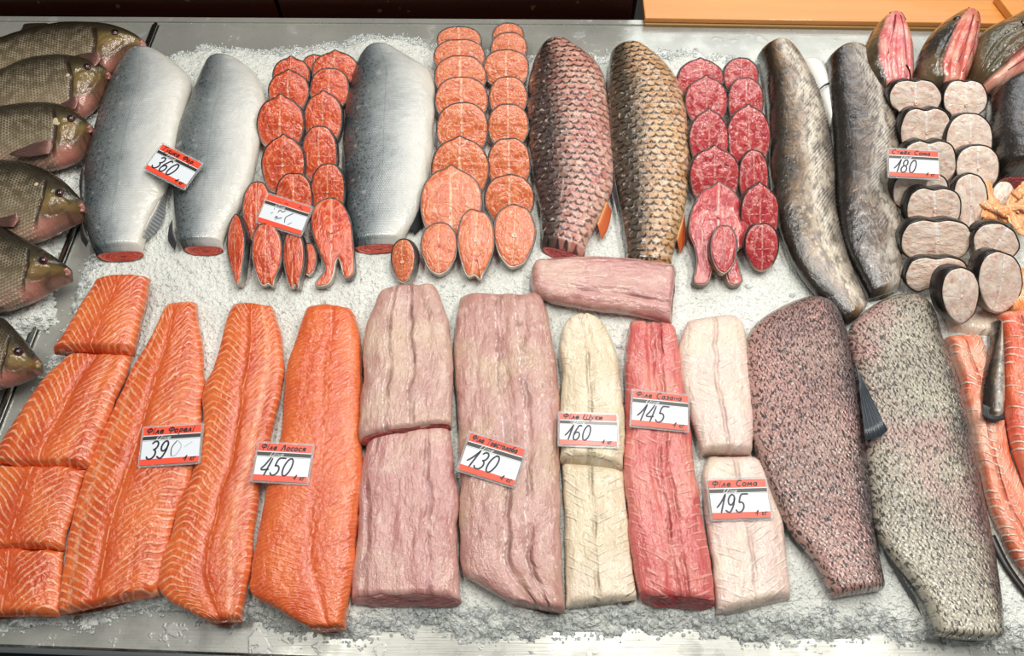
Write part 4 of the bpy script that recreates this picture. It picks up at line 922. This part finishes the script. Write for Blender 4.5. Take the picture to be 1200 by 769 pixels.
# ------------------------------------------------------------------ catfish heads
def cathead(L, R, h, mat, label, bL=0., bR=0., seed=0, eye=None, mouth=None, barb=None, slit=None, z0=0):
    t = thing_at('catfish_head', L+R, label, 'fish head')
    def rel(u, v, U, V):
        r = .003*fbm(U*24, V*10, 3, seed)
        for c, w_ in ((.5, .03), (.68, .035), (.34, .03)):
            r = r-.006*np.exp(-((u-(.55+(c-.5)*(.3+1.2*v)))/w_)**2)*np.clip((v-.12)*5, 0, 1)
        return r
    o, G = loft('head', L, R, h, M[mat], t, bL=bL, bR=bR, zs=.5, p=1.9, e0=.03, e1=.02, emin=.3, relief=rel, seed=seed, hv=lambda v: .7+.3*np.sin(v*3.14))
    if eye:
        c = surf(G, *eye); n = normal(G, *eye); ball('eye', c-n*.001, n, .0075, .55, M['eye'], t); 
    if mouth:
        pts = [surf(G, u, v)+np.array([0, 0, .0006]) for u, v in mouth]; tube('mouth', pts, .0022, M['mouth'], t, flat=.6)
    if slit:
        for s in slit: tube('gill_slit', [surf(G, u, v)+np.array([0, 0, .0004]) for u, v in s], .0022, M['mouth'], t, tip=.5, flat=.5)
    if barb: tube('barbel', [P(x, y, z) for x, y, z in barb], .0018, M['barbel'], t, tip=.5)
    cutface('cut_face', G, 1, M['cutpink'], t)
    return t, G
cathead([(1040, 16), (1024, 34), (1012, 58), (1011, 78), (1020, 94), (1034, 110)], [(1052, 16), (1060, 32), (1067, 52), (1070, 75), (1070, 90), (1066, 106)], .085, 'head1',
        'leftmost catfish head, pink throat up and snout pointing away', seed=41, mouth=[(.25, .12), (.4, .05), (.6, .04), (.75, .1), (.85, .2)], slit=[[(.45, .2), (.44, .45), (.36, .7)], [(.62, .2), (.68, .5), (.7, .75)]], barb=[(1062, 76, .085), (1066, 84, .075), (1067, 98, .05)])
cathead([(1128, 14), (1104, 28), (1085, 48), (1074, 72), (1076, 88), (1090, 106)], [(1142, 12), (1147, 30), (1144, 55), (1138, 78), (1132, 94), (1126, 108)], .088, 'head2',
        'middle catfish head with a dark back and open reddish throat', seed=42, eye=(.3, .33), mouth=[(.4, .1), (.55, .05), (.7, .05), (.85, .12), (.93, .3)], slit=[[(.62, .25), (.66, .5), (.66, .8)], [(.8, .3), (.84, .6), (.82, .85)]])
cathead([(1260, -12), (1214, 6), (1180, 24), (1152, 38), (1140, 60), (1140, 84)], [(1290, 40), (1262, 62), (1230, 74), (1200, 86), (1178, 96), (1158, 101)], .085, 'head3',
        'olive brown catfish head cut off by the top right corner of the photo', seed=43, eye=(.34, .56), slit=[[(.6, .35), (.66, .6), (.7, .85)], [(.82, .3), (.84, .6), (.86, .85)]])
# ------------------------------------------------------------------ whole bream
def bream(Lp, Rp, h, label, seed, bL, bR, eye=(.36, .115), plate=None, pect=None, pect2=None, dorsal=None, tail=True, mouthc='lip'):
    t = thing_at('whole_bream', Lp+Rp, label, 'fish', 'whole bream left of the divider rail')
    def rel(u, v, U, V):
        r = .0012*fbm(U*20, V*20, 3, seed)
        gl = v-.205-np.abs(u-.45)*.06
        r = r+.0035*np.clip(-gl*30, 0, 1)*np.clip((u-.1)*5, 0, 1)*np.clip(v*12, 0, 1)
        g2 = np.hypot((v-.135)*2.3, (u-.62)*.9); r = r-.0022*np.exp(-((g2-.17)/.02)**2)
        return r
    n_end = 10
    o, G = loft('body', Lp, Rp, h, M['bream'], t, bL=bL, bR=bR, zs=.5, p=2.0, e0=.085, e1=.10, emin=.3, relief=rel, seed=seed, nu=56)
    c = surf(G, *eye); n = normal(G, *eye)
    ball('eye', c-n*.0012, n, .0078, .45, M['iris'], t); e2 = ball('pupil', c+n*.0008, n, .0056, .5, M['eye'], t)
    tube('mouth', [surf(G, u, v)-np.array([0, 0, .0022]) for u, v in ((.36, .012), (.46, .004), (.56, .004), (.66, .012))], .0042, M[mouthc], t, flat=.8, seg=10)
    if plate:
        uu, vv, s = plate; c = surf(G, uu, vv); n = normal(G, uu, vv); ball('gill_plate', c-n*.0015, n, s, .25, M['opercle'], t)
    for i, pf in enumerate((pect, pect2)):
        if pf: fin('pectoral_fin', pf[0], pf[1], M['fin_bream'], t, px=pf[2])
    if dorsal: fin('dorsal_fin', dorsal[0], dorsal[1], M['fin_brown'], t, px=dorsal[2])
    if tail:
        a, b = Lp[-1], Rp[-1]; m = (b[1]-a[1])
        fin('tail_fin', [(a[0]+6, a[1]+2), (a[0]+3, (a[1]+b[1])/2), (b[0]+6, b[1]-2)], [(a[0]-62, a[1]-28), (a[0]-40, (a[1]+b[1])/2), (b[0]-62, b[1]+26)], M['fin_brown'], t, px=((bL+bR)/2+h*.5, .012), sag=0)
    return t, G
b0 = -.004
bream([(167, 43), (148, 35), (125, 29), (100, 27), (75, 27), (50, 31), (20, 39), (0, 46), (-60, 62), (-110, 70)], [(168, 57), (150, 66), (128, 86), (100, 100), (60, 110), (0, 110), (-60, 97), (-110, 84)], .046,
      'whole bream lying farthest back at the top left corner', 51, .010, b0, pect=([(116, 62), (118, 70), (112, 78)], [(104, 62), (88, 66), (94, 76)], (.052, .05)), dorsal=([(58, 29), (40, 33), (22, 38)], [(54, 27), (30, 28), (27, 33)], (.03, .03)))
bream([(127, 80), (112, 72), (85, 66), (60, 65), (30, 70), (0, 83), (-60, 100), (-120, 112)], [(127, 94), (115, 118), (97, 136), (83, 140), (50, 152), (0, 156), (-60, 142), (-120, 128)], .046,
      'whole bream second from the back, its snout against the first silver salmon', 52, .020, b0, plate=(.46, .22, .007), pect=([(90, 112), (92, 120), (88, 128)], [(80, 118), (68, 124), (76, 130)], (.048, .044)))
bream([(104, 142), (88, 130), (70, 123), (40, 121), (0, 126), (-50, 138), (-120, 158)], [(105, 157), (95, 180), (76, 193), (50, 199), (10, 198), (-50, 192), (-120, 178)], .048,
      'whole bream third from the back with a dark pectoral fin spread on its belly', 53, .020, b0, plate=(.42, .2, .009), pect=([(60, 164), (62, 172), (58, 180)], [(40, 168), (11, 181), (34, 184)], (.05, .052)))
bream([(95, 233), (78, 215), (60, 203), (35, 193), (0, 188), (-50, 193), (-120, 213)], [(96, 251), (76, 264), (60, 273), (35, 284), (0, 288), (-50, 284), (-120, 255)], .05,
      'whole bream fourth from the back, a pale spot behind its eye', 54, .020, b0, plate=(.3, .26, .007), pect=([(20, 250), (22, 258), (16, 266)], [(10, 252), (-8, 258), (2, 266)], (.05, .048)))
bream([(77, 309), (60, 298), (40, 286), (20, 275), (0, 266), (-40, 260), (-120, 280)], [(78, 324), (60, 336), (40, 350), (20, 359), (0, 364), (-50, 364), (-120, 332)], .048,
      'whole bream with a blood red throat and its snout over the divider rail', 55, .020, b0)
bream([(41, 417), (28, 398), (12, 380), (0, 372), (-40, 362), (-120, 380)], [(42, 433), (25, 445), (0, 454), (-40, 462), (-120, 444)], .048,
      'whole bream nearest the viewer, only its dark head showing at the left edge', 56, .008, b0, mouthc='lip_gold')
# ------------------------------------------------------------------ price tags with handwriting
def arc(cx, cy, rx, ry, a0, a1, n=14): return [(cx+rx*math.cos(math.radians(a0+(a1-a0)*i/n)), cy+ry*math.sin(math.radians(a0+(a1-a0)*i/n))) for i in range(n+1)]
GL = {
 '0': (.62, [arc(.32, .5, .26, .5, 80, 445)]), '1': (.42, [[(-.08, .3), (.12, .55), (.34, 1.)], [(.34, 1.), (.3, .5), (.26, 0)]]),
 '3': (.56, [arc(.25, .76, .22, .24, 150, -80, 10)+arc(.22, .27, .27, .27, 80, -150, 12)]), '4': (.6, [[(.32, 1.), (.16, .6), (.0, .3), (.5, .32)], [(.46, .95), (.42, .4), (.38, -.02)]]),
 '5': (.58, [[(.62, 1.), (.2, .96), (.14, .56)]+arc(.24, .28, .26, .28, 100, -150, 12)]), '6': (.58, [[(.48, .95), (.28, .98), (.08, .55)]+arc(.28, .27, .22, .27, 165, 520, 16)]),
 '7': (.5, [[(.05, .85), (.12, .98), (.48, .98), (.3, .5), (.2, 0)], [(.12, .48), (.45, .52)]]), '8': (.56, [arc(.28, .76, .19, .23, -60, 250, 12)+arc(.26, .26, .24, .26, 70, -250, 14)]),
 '9': (.56, [arc(.27, .7, .2, .28, 20, 380, 16)+[(.46, .4), (.3, .02), (.0, .12)]]),
 'Ф': (.7, [[(.36, 1.02), (.33, -.12)], arc(.34, .6, .32, .27, 60, 420)]), 'і': (.22, [[(.1, .6), (.1, 0)], [(.12, .84), (.13, .9)]]), 'л': (.46, [[(0, .02), (.14, .2), (.24, .6), (.4, 0)]]),
 'е': (.44, [[(.06, .3), (.36, .36), (.3, .58), (.1, .5), (.04, .2), (.2, 0), (.42, .12)]]), 'о': (.46, [arc(.2, .3, .18, .29, 60, 420, 12)]), 'р': (.46, [[(.08, .6), (.06, -.36)], arc(.22, .36, .17, .24, 150, -150, 10)]),
 'Л': (.66, [[(0, .0), (.12, .2), (.32, 1.), (.56, 0)]]), 'с': (.4, [arc(.22, .3, .18, .29, 50, 310, 12)]), 'я': (.44, [[(.36, 0), (.36, .58), (.12, .56), (.08, .34), (.34, .3)], [(.22, .28), (.02, 0)]]),
 'Т': (.62, [[(0, .98), (.6, 1.)], [(.3, 1.), (.28, 0)]]), 'в': (.42, [[(.08, 0), (.08, .6), (.34, .5), (.12, .33), (.38, .16), (.08, 0)]]), 'т': (.42, [[(0, .58), (.4, .6)], [(.2, .6), (.2, 0)]]),
 'б': (.44, [[(.42, .98), (.12, .8), (.04, .3)]+arc(.21, .25, .17, .25, 170, 520, 12)]), 'Щ': (.9, [[(.04, 1.), (.02, 0), (.78, 0), (.8, 1.)], [(.4, 1.), (.4, 0)], [(.78, 0), (.88, -.2)]]),
 'у': (.42, [[(.02, .6), (.2, .12)], [(.38, .6), (.02, -.36)]]), 'к': (.42, [[(.06, .6), (.06, 0)], [(.36, .6), (.08, .3), (.4, 0)]]), 'и': (.46, [[(.06, .6), (.06, 0), (.38, .6), (.38, 0)]]),
 'С': (.62, [arc(.34, .5, .3, .5, 55, 300, 14)]), 'а': (.46, [arc(.2, .28, .17, .27, 40, 400, 12), [(.38, .58), (.38, 0)]]), 'з': (.4, [arc(.17, .45, .14, .15, 150, -80, 8)+arc(.16, .15, .17, .16, 80, -150, 8)]),
 'н': (.46, [[(.06, .6), (.06, 0)], [(.38, .6), (.38, 0)], [(.06, .3), (.38, .32)]]), 'м': (.56, [[(.0, 0), (.08, .6), (.25, .16), (.42, .6), (.5, 0)]]), 'й': (.46, [[(.06, .6), (.06, 0), (.38, .6), (.38, 0)], [(.1, .84), (.22, .74), (.34, .86)]]),
 'ш': (.66, [[(.04, .6), (.04, 0), (.58, 0), (.58, .6)], [(.3, .6), (.3, 0)]]), 'г': (.38, [[(.06, 0), (.06, .6), (.36, .6)]]), 'Ц': (.66, [[(.04, 1.), (.02, 0), (.5, 0), (.54, 1.)], [(.5, 0), (.6, -.2)]]), '.': (.2, [[(.06, .0), (.1, .04)]]), ' ': (.4, []),
}
def strokes(text, x0, y0, h, slant=.25, wide=1.0):
    out = []; x = x0
    for ch in text:
        w_, st = GL[ch]
        for s in st: out.append([(x+(a_+b_*slant)*h*wide, y0+b_*h) for a_, b_ in s])
        x += (w_+.12)*h*wide
    return out
def ribbons(sts, wd, z, fr_):
    o, ex, ey, ez = fr_; V = []; F_ = []
    for s in sts:
        s = crom(s, max(8, len(s)*4)) if len(s) > 2 else np.array(s, float)
        t = np.gradient(s, axis=0); t /= np.linalg.norm(t, axis=1)[:, None]+1e-9; nn = np.stack([-t[:, 1], t[:, 0]], 1)
        s = s.copy(); s[0] -= t[0]*wd*.4; s[-1] += t[-1]*wd*.4
        k = len(V); m = len(s)
        for i in range(m):
            wv = wd*(.5 if 0 < i < m-1 else .3)
            for sg in (1, -1):
                q = s[i]+nn[i]*wv*sg
                for zz in (z, z+.00015): V.append(o+ex*q[0]+ey*q[1]+ez*zz)
        for i in range(m-1):
            a_ = k+i*4; b_ = a_+4
            F_ += [(a_+1, a_+3, b_+3, b_+1), (a_, b_, b_+2, a_+2), (a_, a_+1, b_+1, b_), (a_+2, b_+2, b_+3, a_+3)]
        F_ += [(k, k+2, k+3, k+1), (k+4*(m-1), k+4*(m-1)+1, k+4*(m-1)+3, k+4*(m-1)+2)]
    return V, F_
M['paper'] = plain('white card', rgb(232, 238, 242), .35, coat=.25, coatr=.12); M['redband'] = plain('orange red band', rgb(250, 82, 50), .35, coat=.25, coatr=.12)
M['darkband'] = plain('charcoal band', rgb(52, 54, 50), .35, coat=.25); M['greyband'] = plain('thin grey line', rgb(160, 166, 162), .4); M['ink'] = plain('dark marker ink', rgb(34, 30, 52), .4); M['inkb'] = plain('black marker ink', rgb(24, 14, 14), .4)
M['inkfade'] = plain('faint marker ink', rgb(176, 180, 196), .4); M['inkw'] = plain('white print', rgb(232, 234, 230), .4)
M['sleeve'] = material('clear plastic sleeve', lambda g: dict(color=rgb(236, 238, 238), rough=.12, trans=.75, ior=1.3, spec=.5))
def pricetag(quad, zt_, zb_, name, price, label, rub=None, fade=None, bottom='1 кг', pad=.0032, nm_h=.0135, mark=None, padr=.0):
    tl, tr, br, bl = quad; TL, TR = P(*tl, zt_), P(*tr, zt_); BR, BL = P(*br, zb_), P(*bl, zb_)
    ex = (TR-TL+BR-BL)/2; W_ = np.linalg.norm(ex); ex = ex/W_; up = (TL-BL+TR-BR)/2; up = up-ex*np.dot(up, ex); H_ = np.linalg.norm(up); ey = up/H_; ez = np.cross(ex, ey)
    c = (TL+TR+BR+BL)/4; o = c-ex*W_/2-ey*H_/2; fr_ = (o, ex, ey, ez)
    t = empty('price_tag', c-ez*.001, label, 'price tag', 'handwritten price tags')
    def pb(nm, x0, x1, y0, y1, z0, z1, m, r=0):
        pts = []
        if r:
            for (qx, qy, a0) in ((x1-r, y1-r, 0), (x0+r, y1-r, 90), (x0+r, y0+r, 180), (x1-r, y0+r, 270)):
                pts += [(qx+r*math.cos(math.radians(a0+k*22.5)), qy+r*math.sin(math.radians(a0+k*22.5))) for k in range(5)]
        else: pts = [(x1, y1), (x0, y1), (x0, y0), (x1, y0)]
        n = len(pts); V = [o+ex*x+ey*y+ez*z for z in (z0, z1) for x, y in pts]
        F_ = [tuple(reversed(range(n))), tuple(range(n, 2*n))]+[(i, (i+1) % n, n+(i+1) % n, n+i) for i in range(n)]
        return mesh(nm, V, F_, M[m], t, smooth=False)
    pb('plastic_sleeve', -pad, W_+pad+padr, -pad, H_+pad, -.0016, -.0002, 'sleeve', .003)
    pb('card', 0, W_, 0, H_, -.0001, .0006, 'paper')
    pb('red_band', 0, W_, 0, H_*.155, .0006, .0008, 'redband'); pb('red_band', 0, W_, H_*.79, H_, .0006, .0008, 'redband')
    pb('dark_band', 0, W_, H_*.665, H_*.765, .0006, .0008, 'darkband'); pb('grey_line', 0, W_, H_*.635, H_*.648, .0006, .0007, 'greyband')
    def write(nm, sts, wd, m):
        V, F_ = ribbons(sts, wd, .0008, fr_); return mesh(nm, V, F_, M[m], t, smooth=False)
    u = W_/100
    write('printed_word', strokes('Ціна', 24*u, H_*.675, H_*.085, .35, 1.9), .9*u, 'inkw')
    if price: write('price_writing', strokes(price, 9*u, H_*.15, H_*.47, .35, .82 if H_/W_ > .5 else .95), 3.1*u, 'ink')
    if mark: write('price_writing', [[(a_*W_, b_*H_) for a_, b_ in s] for s in mark], 1.6*u, 'ink')
    if fade: write('faint_writing', [[(a_*W_, b_*H_) for a_, b_ in s] for s in fade], 1.4*u, 'inkfade')  # thin strokes in a paler ink
    tot = sum(GL[ch][0]+.12 for ch in name) if name else 1
    hN = min(H_*.15, W_*.86/(tot*1.0)); wx = min(1.5, W_*.84/(tot*hN))
    if name: write('name_writing', strokes(name, 5*u, H_*.83, hN, .2, wx), 2.5*u, 'inkb')
    if bottom: write('unit_writing', strokes(bottom, 74*u, H_*.06, H_*.13, .2, 1.15), 2.0*u, 'inkb')
    return t
pricetag([(191, 170), (236, 191), (216, 222), (170, 197)], .062, .053, 'Тушка Фор.', '360', 'tilted price tag reading 360 bridging the two leftmost silver salmon')
pricetag([(314, 228), (365, 243), (352, 276), (302, 259)], .060, .046, None, None, 'price tag with illegible writing on the red salmon steaks', bottom=None,  # only fragments of the figures are drawn
         mark=[[(.25, .6), (.26, .57)], [(.36, .5), (.38, .6), (.44, .56), (.5, .62)], [(.22, .4), (.25, .44)], [(.34, .28), (.36, .36), (.4, .3), (.48, .36)], [(.38, .36), (.37, .24)], [(.68, .62), (.56, .42), (.58, .24)], [(.72, .3), (.66, .2)], [(.3, .86), (.33, .84)], [(.42, .84), (.46, .88), (.5, .85)], [(.74, .84), (.78, .93), (.8, .86), (.84, .84)]])
pricetag([(1044, 175), (1101, 178), (1098, 209), (1040, 206)], .105, .092, 'Стейк Сома', '180', 'price tag reading 180 on the white catfish steaks', padr=0)
pricetag([(168, 502), (235, 498), (234, 541), (165, 546)], .034, .031, 'Філе Форелі', '39', 'price tag reading 390 on a banded salmon fillet', mark=[[(.60, .60), (.52, .42), (.52, .2)]], fade=[[(.52, .2), (.6, .22), (.68, .45), (.62, .6)], [(.74, .42), (.86, .55)]])
pricetag([(304, 519), (366, 523), (360, 566), (296, 563)], .041, .038, 'Філе Лосося', '450', 'price tag reading 450 between two salmon fillets')
pricetag([(553, 508), (616, 527), (601, 570), (536, 550)], .041, .038, 'Філе Товстолоба', '130', 'slanted price tag reading 130 on the long pink fillet')
pricetag([(657, 484), (723, 487), (722, 523), (655, 521)], .043, .041, 'Філе Щуки', '160', 'price tag reading 160 on the cream white fillet')
pricetag([(743, 458), (807, 464), (805, 505), (739, 498)], .041, .038, 'Філе Сазана', '145', 'price tag reading 145 on the red fillet')
pricetag([(830, 563), (897, 562), (903, 606), (835, 609)], .031, .029, 'Філе Сома', '195', 'price tag reading 195 on the pale fillet nearest the brown speckled side')
